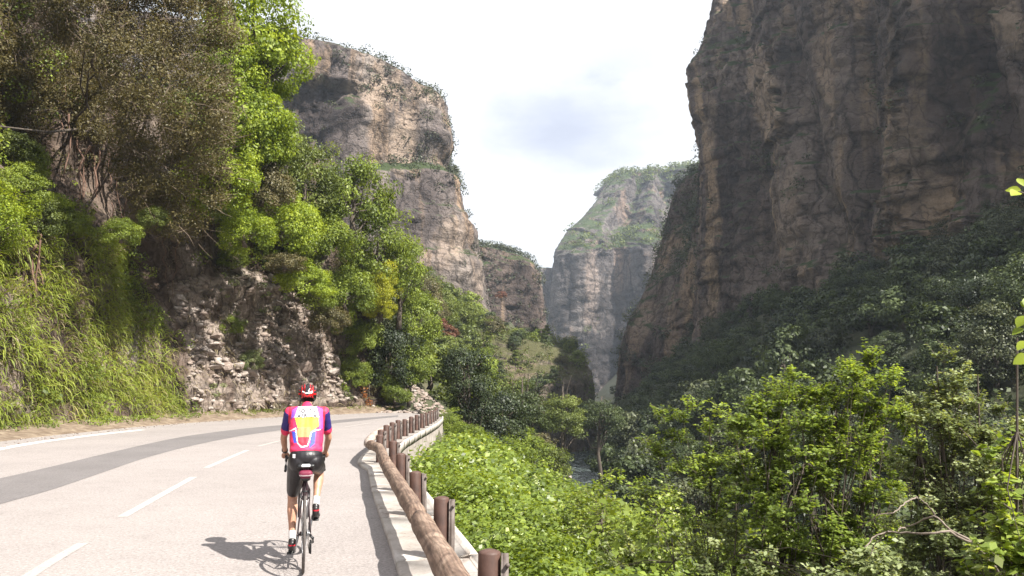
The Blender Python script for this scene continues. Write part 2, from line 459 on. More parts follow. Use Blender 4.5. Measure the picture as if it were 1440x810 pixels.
XR = [(-120, 44), (-50, 32), (0, 24), (30, 17.5), (60, 11.5), (95, 8.0), (130, 9.5), (180, 16), (260, 29), (400, 44), (700, 60), (1500, 60)]
WATER_Z = -12.0
def edge_x(y):
    e = EDGE[EDGE[:, 1] <= 51]
    return np.interp(y, e[:, 1], e[:, 0])
def terrain(x, y, rough=True):
    x, y = np.broadcast_arrays(np.asarray(x, float), np.asarray(y, float))
    xr = interp(XR, y)
    rz = road_z(y)
    ex = edge_x(y) + .78
    lb = xr - 5.0
    t = lb - x
    # near form: slope from the ledge down to the river
    L = np.maximum(lb - ex, 1)
    drop = np.interp(y, [10, 24, 42], [.80, .90, 1.15])
    near = WATER_Z + (rz - drop - WATER_Z) * np.clip(t / L, 0, 1) ** .62
    near = np.where(x < ex, rz - .05 - (drop - .05) * sstep(-.12, -.04, x - ex), near)
    # far form: steep wooded slope above the river
    k = np.interp(y, [40, 60, 75, 100, 160, 240], [.8, .85, 1.0, 1.5, 1.3, 1.2])
    cap = np.interp(y, [60, 100, 170, 240, 400, 800], [10, 14, 18, 20, 30, 40])
    far = WATER_Z + k * t
    far = np.where(far > cap, cap + (far - cap) * .15, far)
    yr = np.interp(x, [-46, -30, -18, -11, -7, -4], [77, 73, 69, 65, 60, 56])
    far = np.minimum(far, rz - .05 + np.maximum(0, y - yr) * .8 + 60 * (x > -3.2) * (y > 50))
    w = sstep(50, 60, y)
    zl = near * (1 - w) + far * w
    # right bank up to the foot of the cliff
    kr = np.interp(y, [-50, 60, 140, 220, 400], [.55, .62, .68, 1.1, 1.0])
    tr = x - xr - 5.0
    zr = WATER_Z + kr * tr
    zr = np.where(zr > 28, 28 + (zr - 28) * .2, zr)
    bed = WATER_Z - 1.0 + ((x - xr) / 5.0) ** 2
    z = np.where(t > 0, zl, np.where(tr > 0, zr, bed))
    if rough:
        off = sstep(.6, 5, x - ex) + sstep(58, 66, y) * (x < ex)
        n = fbm(x * .11, y * .11, 0, 5) * 2.2 + fbm(x * .6, y * .6, 5, 3) * .35
        z = z + n * np.clip(off, 0, 1) * sstep(0, 4, np.maximum(t, tr))
    return z

# ------------------------------------------------------------------ ground sheet
xs = np.unique(np.round(np.concatenate([np.arange(-600, -60, 20), np.arange(-60, -8, 2), np.arange(-8, 14, .45), np.arange(14, 70, 1.2), np.arange(70, 160, 5), np.arange(160, 701, 30)]), 3))
ys = np.unique(np.round(np.concatenate([np.arange(-200, -10, 10), np.arange(-10, 46, .6), np.arange(46, 130, 1.0), np.arange(130, 320, 4), np.arange(320, 1601, 40)]), 3))
gx, gy = np.meshgrid(xs, ys)
gz = terrain(gx, gy)
gz = np.where(gx < -22, np.minimum(gz, 60), gz)
nx, ny = len(xs), len(ys)
idx = np.arange(nx * ny).reshape(ny, nx)
Q = np.stack([idx[:-1, :-1], idx[:-1, 1:], idx[1:, 1:], idx[1:, :-1]], -1).reshape(-1, 4)
ground = link("ground", mesh_np("ground", np.stack([gx, gy, gz], -1).reshape(-1, 3), Q, [GROUND], smooth=True))
tag(ground, "dark earth and leaf litter of the gorge slopes under the plants", kind="structure")
G_BVH = None

# ------------------------------------------------------------------ road
def strip(name, A, B, mat, zoff, cols=6, parent=None):
    """sheet between two matching polylines on the road surface"""
    A, B = np.asarray(A, float), np.asarray(B, float)
    t = np.linspace(0, 1, cols + 1)[None, :, None]
    P = A[:, None] * (1 - t) + B[:, None] * t
    V = np.concatenate([P, (road_z(P[..., 1]) + zoff)[..., None]], -1).reshape(-1, 3)
    n, c = len(A), cols + 1
    i = np.arange(n * c).reshape(n, c)
    Q = np.stack([i[:-1, :-1], i[:-1, 1:], i[1:, 1:], i[1:, :-1]], -1).reshape(-1, 4)
    return link(name, mesh_np(name, V, Q, [mat], smooth=True), parent)
def resample(P, n):
    P = np.asarray(P, float); d = np.concatenate([[0], np.cumsum(np.linalg.norm(np.diff(P, axis=0), axis=1))])
    t = np.linspace(0, d[-1], n)
    return np.stack([np.interp(t, d, P[:, 0]), np.interp(t, d, P[:, 1])], 1)

def asphalt_mat(name, a, b_, c_, patchy=.5):
    m, n, l, b = new_mat(name)
    tcn = n.new("ShaderNodeTexCoord"); P = tcn.outputs["Object"]
    grit = noise_node(n, l, P, 30, 5, .85)
    vor = n.new("ShaderNodeTexVoronoi"); vor.inputs["Scale"].default_value = 48; l.new(P, vor.inputs["Vector"])
    big = noise_node(n, l, P, .35, 5, .6)
    med = noise_node(n, l, P, 1.9, 8, .78)
    col = ramp(n, l, grit, [(.30, a), (.5, b_), (.72, c_)])
    col = mixc(n, l, .55, col, ramp(n, l, vor.outputs["Color"], [(0, .72), (.5, 1.0), (1, 1.22)]), 'MULTIPLY')
    col = mixc(n, l, patchy, col, ramp(n, l, big, [(.3, .82), (.55, 1.03), (.75, 1.12)]), 'MULTIPLY')
    col = mixc(n, l, .5, col, ramp(n, l, med, [(.32, .78), (.48, 1.0), (.66, 1.08)]), 'MULTIPLY')
    # sparse dark spots and short cracks
    sp = noise_node(n, l, P, 6.5, 2, .5)
    col = mixc(n, l, ramp(n, l, sp, [(.735, 0.0), (.76, .55)]), col, tuple(x * .35 for x in a))
    l.new(col, b.inputs["Base Color"])
    b.inputs["Roughness"].default_value = .85; b.inputs["Specular IOR Level"].default_value = .35
    h = mathn(n, l, 'MULTIPLY_ADD', vor.outputs["Distance"], .5, grit)
    bump(n, l, b, h, .55, .006)
    return m
ASPHALT = asphalt_mat("worn_pale_asphalt", (.150, .131, .122), (.262, .234, .222), (.375, .340, .324))
TAR = asphalt_mat("grey_patch_asphalt", (.090, .082, .081), (.150, .137, .135), (.21, .193, .19), .8)
def paint_mat(name, wear_lo, wear_hi, base=(.60, .58, .55)):
    m, n, l, b = new_mat(name)
    tcn = n.new("ShaderNodeTexCoord"); P = tcn.outputs["Object"]
    w = noise_node(n, l, P, 9, 8, .8); f = ramp(n, l, w, [(wear_lo, 0.0), (wear_hi, 1.0)])
    g = noise_node(n, l, P, 60, 3, .7)
    l.new(mixc(n, l, f, ramp(n, l, g, [(.3, (.23, .205, .185)), (.7, (.42, .385, .36))]), base), b.inputs["Base Color"])
    b.inputs["Roughness"].default_value = .7
    bump(n, l, b, g, .4, .004)
    return m
PAINT = paint_mat("worn_centre_paint", .40, .62, (.46, .44, .415))
PAINT_FAINT = paint_mat("faded_centre_paint", .47, .74, (.41, .385, .365))
PAINT_WHITE = paint_mat("edge_paint", .25, .45, (.66, .65, .63))

NR = 260
RA = resample(LEFT_S, NR); RB = resample(EDGE_S, NR)
# a road sheet whose two sides are paired by nearest position along the bend
def pair(L, R, n):
    Rn = resample(R, n)
    out = []
    d = np.gradient(Rn, axis=0); d /= np.linalg.norm(d, axis=1)[:, None]
    Ld = resample(L, 800)
    last = 0
    for p, t in zip(Rn, d):
        nrm = np.array([-t[1], t[0]])
        rel = Ld - p
        s = rel @ t
        cand = np.where(np.abs(s) < 1.2)[0]
        cand = cand[(rel[cand] @ nrm > 0) & (cand >= last)]
        if len(cand):
            k = cand[np.argmin(np.abs(s[cand]))]
        else:
            k = last
        last = max(last, k)
        out.append(Ld[k])
    out = np.array(out)
    for _ in range(12):
        out[1:-1] = (out[:-2] + 2 * out[1:-1] + out[2:]) / 4
    return out, Rn
LA, RBp = pair(LEFT_S, EDGE_S, 220)
away = LA - RBp
LA_out = LA + away / np.linalg.norm(away, axis=1)[:, None] * 1.6
road = strip("road", LA_out, RBp, ASPHALT, 0.0, 24)
tag(road, "pale worn asphalt road bending right along the rock bank", kind="structure")

def px_line(pts, step=.5):
    p = np.asarray(pts, float); k = np.concatenate([[0], np.cumsum(np.linalg.norm(np.diff(p, axis=0), axis=1))])
    q = np.linspace(0, k[-1], max(4, int(k[-1] / 9))); L = np.array([on_road(np.interp(a, k, p[:, 0]), np.interp(a, k, p[:, 1])) for a in q])
    for _ in range(6 if len(L) > 8 else 0): L[1:-1] = (L[:-2] + 2 * L[1:-1] + L[2:]) / 4
    return smooth_line(L, step)
def ribbon(name, line, w, mat, zoff, label=None):
    d = np.gradient(line, axis=0); d /= np.linalg.norm(d, axis=1)[:, None]
    nrm = np.stack([-d[:, 1], d[:, 0]], 1)
    w = np.asarray(w) if not np.isscalar(w) else np.full(len(line), w)
    o = strip(name, line + nrm * w[:, None] / 2, line - nrm * w[:, None] / 2, mat, zoff, 2, parent=road)
    if label: o["label"] = label
    return o
# grey patched strip: its two borders in the photograph
up = px_line([(-500, 800), (-80, 690), (0, 673), (70, 657), (140, 640), (200, 626), (255, 614), (330, 604), (420, 595.5), (500, 588.5), (560, 584)])
lo = px_line([(-500, 880), (-80, 733), (0, 709), (70, 690), (140, 666), (200, 645), (255, 630), (330, 614), (420, 601.5), (500, 592), (560, 586)])
o = strip("asphalt_patch", resample(up, 70), resample(lo, 70), TAR, .004, 4, parent=road)
o["label"] = "darker grey strip of newer asphalt along the far lane"
ribbon("edge_line", px_line([(-500, 745), (-70, 648), (0, 631), (60, 621), (130, 612), (200, 604.5)]), .30, PAINT_WHITE, .004, "bright white edge line along the outer bend")
for k, (pts, mt) in enumerate([([(38, 812), (75, 788), (117, 764)], PAINT_FAINT), ([(172, 727), (220, 700), (272, 671)], PAINT), ([(290, 658), (320, 645), (348, 633)], PAINT), ([(362, 628), (385, 622), (408, 617)], PAINT_FAINT),
                              ([(425, 611.5), (450, 606.5), (470, 603)], PAINT_FAINT), ([(485, 600.4), (505, 597.2), (522, 594.6)], PAINT_FAINT)]):
    ribbon("centre_line_dash", px_line(pts, .3), .12, mt, .004)

# thin cracks in the asphalt
def crack(pts):
    L = px_line(pts, .12)
    L = L + rng.normal(size=L.shape) * .010
    ribbon("asphalt_crack", L, np.abs(.007 + rng.normal(size=len(L)) * .003) + .002, TAR, .0075)
#crack([(2, 800), (40, 770), (118, 722), (170, 692), (210, 672)])

# ------------------------------------------------------------------ soil verge along the bank
ver = smooth_line([on_road(*p) for p in [(-160, 640), (-60, 631), (0, 622), (60, 614.5), (130, 607), (200, 600), (300, 592.5), (400, 586), (480, 582.5), (560, 579.5)]], .6)
vb = resample(LEFT_S[(LEFT_S[:, 1] > 19) & (LEFT_S[:, 1] < 66)], 120)
ver = resample(ver, 120)
t = np.linspace(0, 1, 13)
away = (vb - ver); away /= np.maximum(np.linalg.norm(away, axis=1), .05)[:, None]
vb2 = vb + away * 2.0
P = ver[:, None] * (1 - t)[None, :, None] + vb2[:, None] * t[None, :, None]
hz = road_z(P[..., 1]) + .010 + .42 * t[None] ** 1.3 + .11 * np.abs(fbm(P[..., 0] * 1.3, P[..., 1] * 1.3, 2, 5)) * sstep(0, .3, t)[None] + .05 * fbm(P[..., 0] * 5, P[..., 1] * 5, 7, 3) * sstep(0, .2, t)[None]
hz[:, 0] = road_z(P[:, 0, 1]) - .03
V = np.concatenate([P, hz[..., None]], -1).reshape(-1, 3)
i = np.arange(len(V)).reshape(120, 13)
Q = np.stack([i[:-1, :-1], i[:-1, 1:], i[1:, 1:], i[1:, :-1]], -1).reshape(-1, 4)
verge = link("verge", mesh_np("verge", V, Q, [SOIL], smooth=True))
tag(verge, "brown earth verge between the road and the grassy bank", kind="structure")

# ------------------------------------------------------------------ river
wy = np.arange(-60, 420, .8); wx = np.linspace(-1, 1, 26)
gyy, gxx = np.meshgrid(wy, wx, indexing='ij')
X = interp(XR, gyy) + gxx * 6.5
Z = WATER_Z + fbm(X * .35, gyy * .25, 3, 4) * .16 + fbm(X * 1.2, gyy * .9, 8, 3) * .08
i = np.arange(X.size).reshape(X.shape)
Q = np.stack([i[:-1, :-1], i[:-1, 1:], i[1:, 1:], i[1:, :-1]], -1).reshape(-1, 4)
m, n, l, b = new_mat("river_water")
tcn = n.new("ShaderNodeTexCoord"); P_ = tcn.outputs["Object"]
f1 = noise_node(n, l, mapping(n, l, P_, (1, .55, 1)), .9, 8, .75, .8)
l.new(ramp(n, l, f1, [(.48, (.030, .042, .038)), (.60, (.085, .10, .10)), (.70, (.50, .53, .54))]), b.inputs["Base Color"])
l.new(ramp(n, l, f1, [(.5, .12), (.64, .6)]), b.inputs["Roughness"])
bump(n, l, b, noise_node(n, l, mapping(n, l, P_, (1, .6, 1)), 3.0, 6, .7, .6), .8, .12)
river = link("river", mesh_np("river", np.stack([X, gyy, Z], -1).reshape(-1, 3), Q, [m], smooth=True))
tag(river, "shaded grey river with white riffles at the gorge bottom", kind="structure")

# ------------------------------------------------------------------ cliffs
def grid_quads(R, C, flip=False):
    i = np.arange(R * C).reshape(R, C)
    q = np.stack([i[:-1, :-1], i[:-1, 1:], i[1:, 1:], i[1:, :-1]], -1).reshape(-1, 4)
    return q[:, ::-1] if flip else q
SCRUB_SITES = {}
def cliff(name, label, mat, plan, sil, wts, zbase, ztop, cols, rows, amp, cap, seed=0, back=None, strata=1.0, marks=None, side=1, topdisp=.5, cell=1.0, bulge=None, capdir=(0, 1), edge=None, yref=200.0):
    """plan: (x, y) control points of the wall's foot seen from above, left to right; sil: [(z, dx)] how the edge moves with height, weighted by wts along the plan;
    ztop: height along the plan (fraction of control index); back: [(z, d)] setback of the face with height; cap: how far the top runs back"""
    P0 = np.asarray(plan, float); K = len(P0)
    tt = np.linspace(0, K - 1, cols)
    # spread the columns evenly by length
    L = np.concatenate([[0], np.cumsum(np.linalg.norm(np.diff(P0, axis=0), axis=1))])
    fine = smooth_line(np.concatenate([P0, np.arange(K)[:, None] * 1.0], 1), 1.0)
    d = np.concatenate([[0], np.cumsum(np.linalg.norm(np.diff(fine[:, :2], axis=0), axis=1))])
    s = np.linspace(0, d[-1], cols)
    px_, py_, kk = [np.interp(s, d, fine[:, j]) for j in (0, 1, 2)]
    w = np.interp(kk, np.arange(K), wts); zt = np.interp(kk, np.arange(K), ztop)
    tx, ty = np.gradient(px_), np.gradient(py_); ln = np.hypot(tx, ty); nxn, nyn = ty / ln * side, -tx / ln * side
    f = np.linspace(0, 1, rows)[:, None]
    zt2 = zt + fbm(px_ * .05, py_ * .05, seed, 4) * topdisp * 8
    Z = zbase + (zt2[None] - zbase) * f
    X = px_[None] + w[None] * interp(sil, Z)
    Y = np.repeat(py_[None], rows, 0).copy()
    if back is not None:
        sb = interp(back, Z)
        Y = Y + sb
    wx_ = X + 3 * fbm(X * .03, Y * .03, Z * .03 + seed, 3); wz_ = Z + 2.5 * fbm(X * .02, Y * .02, seed + 9, 3) + .06 * X
    c = cell
    big = fbm(wx_ * .030 / c + seed, Y * .030 / c, Z * .016 / c, 4, .5)
    rib = fbm(wx_ * .085 / c + seed, Y * .085 / c, Z * .022 / c, 5, .55, ridged=True)
    block = fbm(X * .20 / c, Y * .20 / c, Z * .20 / c + seed, 5, .6)
    cr_ = fbm(wx_ * .33 / c, Y * .33 / c, Z * .09 / c + seed, 3, .5, ridged=True)
    lay = fbm(X * .010 / c, Y * .010 / c, wz_ * .42 / c + seed, 3, .6)
    lay = np.tanh(lay * 4)
    D = amp * (1.5 * big + .75 * rib + .55 * block - .34 * sstep(.55, .95, cr_) + .12 * strata * lay * sstep(-.3, .4, fbm(X * .02, Y * .02, Z * .03 + 7, 3)))
    def blocks(sx, sz, amt, sd):
        a = (wx_ + Y * .6 + 1.6 * block * sx * .3) / (sx * c); b2 = (wz_ + .9 * big * sz) / (sz * c)
        row = np.floor(b2); ai = np.floor(a + _perm[row.astype(np.int64) & 255] / 255.0)
        h = _perm[(_perm[(ai.astype(np.int64) + sd) & 255] + row.astype(np.int64)) & 255] / 255.0
        return (h - .5) * amt
    D = D + amp * (blocks(9, 7, .75, 3) + blocks(3.6, 2.4, .50, 9) + blocks(1.7, 1.3, .25, 5) + blocks(14, 26, 1.0, 21)) * (.35 + sstep(-.25, .3, fbm(X * .03, Y * .03, Z * .03 + 5, 3))) * (1 - .6 * w[None] ** 4)
    D = np.clip(D, -2.4 * amp, 2.0 * amp)
    if bulge is not None: D = D + bulge(X, Y, Z)
    X = X + nxn[None] * D; Y = Y + nyn[None] * D
    if edge:
        ok = np.where(w > .95)[0]
        rat = X[:, ok] / Y[:, ok]
        kk_ = ok[np.argmax(rat, 1) if edge == 'right' else np.argmin(rat, 1)]
        ri = np.arange(rows); zc_ = Z[ri, kk_]
        yr_ = yref + (interp(back, zc_) if back is not None else 0)
        dl = interp(sil, zc_) / yr_ * Y[ri, kk_] - X[ri, kk_]
        ker = np.hanning(max(5, int(rows / 14)) | 1); ker /= ker.sum(); pad = len(ker) // 2
        dl = np.convolve(np.pad(dl, pad, mode='edge'), ker, 'valid')
        X = X + w[None] * dl[:, None]
    # cap: rows running back from the rim
    nc = 14
    fc = (np.arange(1, nc + 1) / nc) ** 1.4
    capx = X[-1][None] + capdir[0] * cap * fc[:, None] - nxn[None] * 3 * fc[:, None]
    capy = Y[-1][None] + capdir[1] * cap * fc[:, None]
    capz = Z[-1][None] + cap * .16 * fc[:, None] + fbm(capx * .08, capy * .08, seed, 4) * 2.0 * fc[:, None] ** .3
    X = np.concatenate([X, capx]); Y = np.concatenate([Y, capy]); Z = np.concatenate([Z, capz])
    V = np.stack([X, Y, Z], -1).reshape(-1, 3)
    pale = np.zeros(len(V)); stain_shade = np.zeros(len(V))
    if marks:
        u, v = project(V)
        nn = fbm(V[:, 0] * .12, V[:, 1] * .12, V[:, 2] * .05, 4)
        n2 = fbm(V[:, 0] * .9, V[:, 1] * .9, V[:, 2] * .35, 4)
        for kind, cx, cy, rx, ry, lean, stren in marks:
            dd = np.hypot((u - cx - lean * (v - cy)) / rx, (v - cy) / ry) + nn * .7 + n2 * .5
            mk = sstep(1.05, .7, dd) * stren
            if kind == 'pale': pale = np.maximum(pale, mk)
            else: stain_shade = np.maximum(stain_shade, mk)
    R = X.shape[0]
    me = mesh_np(name, V, grid_quads(R, cols, side < 0), [mat], smooth=False, attrs={"pale": pale, "stain_shade": stain_shade})
    o = link(name, me)
    tag(o, label, kind="structure")
    # normals for planting scrub
    G = V.reshape(R, cols, 3)
    du = np.gradient(G, axis=1); dv = np.gradient(G, axis=0)
    N = np.cross(du, dv) * (1 if side > 0 else -1); area = np.linalg.norm(N, axis=-1); N = N / np.maximum(area, 1e-6)[..., None]
    SCRUB_SITES[name] = (V, N.reshape(-1, 3), area.ravel())
    return o

def silh(pts, Y, x0):
    """photo outline points -> [(z, x - x0)] sorted by z"""
    out = []
    for px, py in pts:
        x, _, z = at(px, py, Y); out.append((z, x - x0))
    return sorted(out)
# left mid cliff -----------------------------------------------------
YL = 212.0
sl = silh([(560, 40), (597, 106), (604, 125), (628, 163), (641, 188), (642, 235), (650, 262), (655, 292), (671, 312), (676, 345), (683, 395), (692, 440), (702, 500), (712, 560)], YL, 0)
zt = [at(p, q, YL)[2] for p, q in ((300, 66), (410, 66), (480, 74), (540, 86), (585, 100), (603, 112))]
def left_bulge(X, Y, Z):
    u, v = project(np.stack([X, Y, Z], -1).reshape(-1, 3)); u = u.reshape(X.shape); v = v.reshape(X.shape)
    D = 5.0 * sstep(228, 250, v + 8 * fbm(X * .05, Y * .05, 3, 3)) * sstep(500, 560, u)          # lower buttress steps out
    D += 2.5 * sstep(345, 372, v) * sstep(560, 600, u)
    nn_ = fbm(X * .06, Y * .06, Z * .06, 4); D -= 5.0 * sstep(106, 126, v + 34 * nn_) * (1 - sstep(190, 240, v)) * (1 - sstep(492, 528, u + 60 * nn_))            # shaded alcove
    D += 3.0 * sstep(590, 615, u) * (1 - sstep(160, 240, v))
    return D
cliff("left_cliff", "tall stratified limestone cliff rising behind the left bank of trees", ROCK_LEFT,
      [(-190, 150), (-120, 178), (-86, 190), (-52, 198), (-26, 200), (-12, 206), (0, 216), (-4, 240), (-14, 290)], sl, [0, .2, .4, .7, 1, 1, 1, 1, 1], 0,
      [zt[0] + 12, zt[0] + 4, zt[1], zt[2] + 1, zt[3] + 1, zt[4] + 2, zt[5] - 2, zt[5] - 4, zt[5] - 16], 330, 245, 2.1, 90, seed=11, bulge=left_bulge, topdisp=.25, edge='right', yref=YL,
      marks=[('stain_shade', 455, 160, 62, 48, 0, .9), ('stain_shade', 590, 300, 40, 50, 0, .45), ('stain_shade', 650, 420, 30, 40, 0, .5), ('pale', 570, 190, 22, 60, -.1, .9), ('pale', 535, 130, 60, 22, 0, .75), ('pale', 628, 345, 26, 45, 0, .55), ('pale', 590, 130, 30, 20, 0, .6), ('pale', 672, 400, 10, 40, 0, .5)])
# small dark headland behind it ----------------------------------------
YH = 330.0
sh = silh([(690, 330), (735, 352), (748, 366), (760, 380), (764, 410), (768, 450), (780, 500)], YH, 0)
cliff("headland", "dark bushy headland in the gap behind the left cliff", ROCK_RIGHT,
      [(-60, 290), (-30, 318), (-12, 325), (0, 334), (-4, 360), (-14, 420)], sh, [0, .5, 1, 1, 1, 1], 0,
      [at(640, 345, YH)[2], at(685, 345, YH)[2], at(725, 352, YH)[2], at(752, 368, YH)[2], at(752, 372, YH)[2], at(752, 380, YH)[2]], 130, 110, 2.2, 60, seed=23, topdisp=.3, edge='right', yref=YH,
      marks=[('stain_shade', 735, 410, 25, 45, 0, .6)])
# far mountain ----------------------------------------------------------
YF = 640.0
sf = silh([(905, 232), (870, 244), (852, 256), (838, 282), (818, 306), (797, 324), (780, 352), (776, 380), (772, 440), (765, 520)], YF, 0)
x776 = at(776, 380, YF)[0]
def FD(py): return float(np.interp(py, [240, 262, 280, 306, 318, 352, 362], [752, 716, 706, 688, 682, 644, 640]))
zz = lambda py: at(800, py, FD(py))[2]
sf = sorted((at(px, py, FD(py))[2], at(px, py, FD(py))[0]) for px, py in [(905, 232), (870, 244), (852, 256), (838, 282), (818, 306), (797, 324), (780, 352), (776, 380), (772, 440), (765, 520)])
cliff("far_mountain", "hazy limestone mountain with wooded terraces closing the gorge", ROCK_FAR,
      [(60, 900), (24, 720), (7, 655), (0, 640), (28, 628), (62, 640), (95, 622), (130, 640), (165, 620), (240, 640)], sf, [1, 1, 1, 1, .85, .6, .35, .1, 0, 0], -10,
      [zz(252), zz(252), zz(252), zz(247), zz(244), zz(242), zz(241), zz(243), zz(240), zz(234)], 280, 220, 4.2, 200, seed=41, cell=2.2, topdisp=.2, edge='left', yref=640,
      back=sorted((zz(p), FD(p) - 640) for p in (600, 362, 352, 318, 306, 280, 262, 240)),
      marks=[('stain_shade', 868, 435, 45, 30, 0, .75), ('stain_shade', 790, 445, 18, 30, 0, .6), ('stain_shade', 850, 500, 70, 42, 0, 1.0), ('pale', 832, 420, 12, 80, 0, .7), ('pale', 870, 470, 14, 20, 0, .6)])  # lowest dark mark is shade painted onto the mountain's sunlit foot
# low ridge between headland and far mountain
cliff("low_ridge", "low distant ridge at the end of the gorge", ROCK_FAR,
      [(-120, 760), (-40, 740), (20, 745), (70, 760)], [(0, 0), (100, 0)], [0, 0, 0, 0], -10, [zz(372) * 1.12] * 4, 80, 60, 4, 30, seed=61, cell=2.2, topdisp=.2)
# rocky spur in the valley -------------------------------------------------
YS = 166.0
ss = silh([(700, 420), (745, 452), (782, 474), (806, 486), (824, 502), (834, 524), (836, 548), (838, 600)], YS, 0)
cliff("rocky_spur", "scrub covered spur ending in a brown rock nose above the river", ROCK_SPUR,
      [(-50, 140), (-26, 150), (-13, 156), (-6, 160), (0, 167), (-3, 180), (-9, 215)], ss, [0, .45, .8, 1, 1, 1, 1], -14,
      [32, 25, at(760, 462, YS)[2], at(806, 486, YS)[2], at(826, 500, YS)[2], at(824, 503, YS)[2], at(810, 500, YS)[2]], 190, 110, 1.1, 20, seed=31, topdisp=.1, edge='right', yref=YS,
      back=[(-14, 0), (1, 0), (4, 3), (10, 9), (30, 30)])
# right cliff ---------------------------------------------------------------
YR = 196.0
sr = silh([(1040, -220), (1022, -110), (1003, -5), (990, 48), (975, 85), (965, 100), (967, 130), (974, 170), (982, 210), (986, 240), (984, 300), (978, 400), (970, 500)], YR, 0)
def right_bulge(X, Y, Z):
    u, v = project(np.stack([X, Y, Z], -1).reshape(-1, 3)); u = u.reshape(X.shape); v = v.reshape(X.shape)
    n = 14 * fbm(X * .04, Y * .04, Z * .03, 3)
    D = -4.0 * sstep(150, 60, np.abs(u - 1180 + .35 * (v - 200) + n)) * sstep(300, 100, v) * 0
    # great vertical gullies
    for c, wdt, dep, lean in ((1048, 22, 5.5, .12), (1135, 16, 4.0, .22), (1210, 20, 5.0, .05), (1320, 30, 6.0, -.15), (1405, 26, 5.0, .35)):
        D -= dep * np.exp(-((u - c - lean * (v - 200) + n) / wdt) ** 2)
    D += 3.5 * np.exp(-((u - 1275 + .1 * (v - 300) + n) / 38) ** 2)
    return D
cliff("right_cliff", "huge shaded brown limestone wall filling the right side", ROCK_RIGHT,
      [(44, 300), (21, 236), (0, 200), (13, 184), (33, 160), (47, 136), (57, 112), (72, 74), (88, 24), (110, -36), (135, -95)], sr, [1, 1, 1, .8, .45, .25, .12, 0, 0, 0, 0], -6,
      [106, 107, 106, 101, 93, 82, 72, 57, 50, 46, 44], 430, 275, 2.3, 110, seed=3, capdir=(.8, .6), edge='left', yref=YR, bulge=right_bulge, topdisp=.6,
      marks=[('pale', 1072, 130, 22, 75, .18, .95), ('pale', 1158, 110, 10, 70, .25, .8), ('pale', 1000, 170, 12, 60, 0, .5), ('pale', 1410, 25, 26, 60, .35, .7), ('pale', 1290, 240, 42, 95, .2, .55), ('pale', 1110, 300, 20, 70, 0, .4),
             ('stain_shade', 1120, 60, 40, 70, 0, .5), ('stain_shade', 1250, 60, 60, 60, 0, .5), ('stain_shade', 1370, 140, 50, 100, 0, .55), ('stain_shade', 1210, 250, 30, 90, 0, .35)])

# lower buttress in front of its left edge
YB = 238.0
sb_ = silh([(990, 232), (968, 241), (956, 252), (946, 272), (938, 300), (930, 332), (918, 376), (902, 418), (884, 448), (872, 486), (866, 540), (860, 620)], YB, 0)
zb = lambda px, py: at(px, py, YB)[2]
cliff("right_buttress", "dark bushy buttress below the left edge of the shaded right wall", ROCK_RIGHT,
      [(32, 330), (15, 270), (0, 242), (7, 226), (22, 214), (50, 206)], sb_, [1, 1, 1, 1, .6, 0], -10,
      [zb(960, 246)] * 3 + [zb(975, 240), zb(990, 232), zb(1000, 225)], 170, 200, 2.0, 7, seed=77, topdisp=.2, edge='left', yref=YB,
      marks=[('pale', 905, 455, 16, 40, -.3, .5), ('stain_shade', 960, 300, 40, 50, 0, .5)])

# ------------------------------------------------------------------ the rock bank on the left
def bank_plan():
    L = LEFT_S.copy()
    d = np.gradient(L, axis=0); d /= np.linalg.norm(d, axis=1)[:, None]
    nrm = np.stack([d[:, 1], -d[:, 0]], 1)   # towards the road
    return L - nrm * .9
BP = resample(bank_plan(), 400)
for _ in range(10): BP[1:-1] = (BP[:-2] + 2 * BP[1:-1] + BP[2:]) / 4
pu, _pv = project(np.column_stack([BP, road_z(BP[:, 1])]))
ipk = np.arange(len(BP))
knose = int(np.argmin(np.hypot(BP[:, 0] + 8.5, BP[:, 1] - 63)))
nose_px = pu[knose]
# height of the bank along its foot, given by where the foot stands in the photograph's order
Ht = np.interp(ipk / knose, [0, .35, .45, .55, .66, .78, .88, .95, 1.0, 1.12, 1.5], [24, 24, 23, 22, 20.5, 18.5, 16.5, 13.5, 9.5, 10, 14])
rows_b = 200
f = np.linspace(0, 1, rows_b)[:, None]
Zb = -.4 + (Ht[None] + .4) * f
tx, ty = np.gradient(BP[:, 0]), np.gradient(BP[:, 1]); ln = np.hypot(tx, ty); bnx, bny = ty / ln, -tx / ln
for _ in range(30):
    bnx[1:-1] = (bnx[:-2] + bnx[1:-1] + bnx[2:]) / 3; bny[1:-1] = (bny[:-2] + bny[1:-1] + bny[2:]) / 3
setb = np.interp(Zb, [0, 3, 8, 14, 26], [0, .45, 1.5, 3.2, 7.5])
Xb = BP[None, :, 0] - bnx[None] * setb; Yb = BP[None, :, 1] - bny[None] * setb
u_, v_ = project(np.stack([Xb, Yb, Zb], -1).reshape(-1, 3)); u_ = u_.reshape(Xb.shape); v_ = v_.reshape(Xb.shape)
Db = 1.1 * fbm(Xb * .16, Yb * .16, Zb * .13, 5) + .42 * fbm(Xb * .5, Yb * .5, Zb * .5 + 4, 4) + .22 * fbm(Xb * 1.7, Yb * 1.7, Zb * 1.7, 4)
Db = Db - 2.6 * np.exp(-(((u_ - 222) / 38) ** 2 + ((v_ - 370) / 62) ** 2)) - 2.4 * np.exp(-(((u_ - 70) / 60) ** 2 + ((v_ - 170) / 80) ** 2)) - 1.8 * np.exp(-(((u_ - 170) / 90) ** 2 + ((v_ - 250) / 60) ** 2))
Db = Db - 1.6 * np.exp(-(((u_ - 28) / 22) ** 2 + ((v_ - 375) / 22) ** 2))
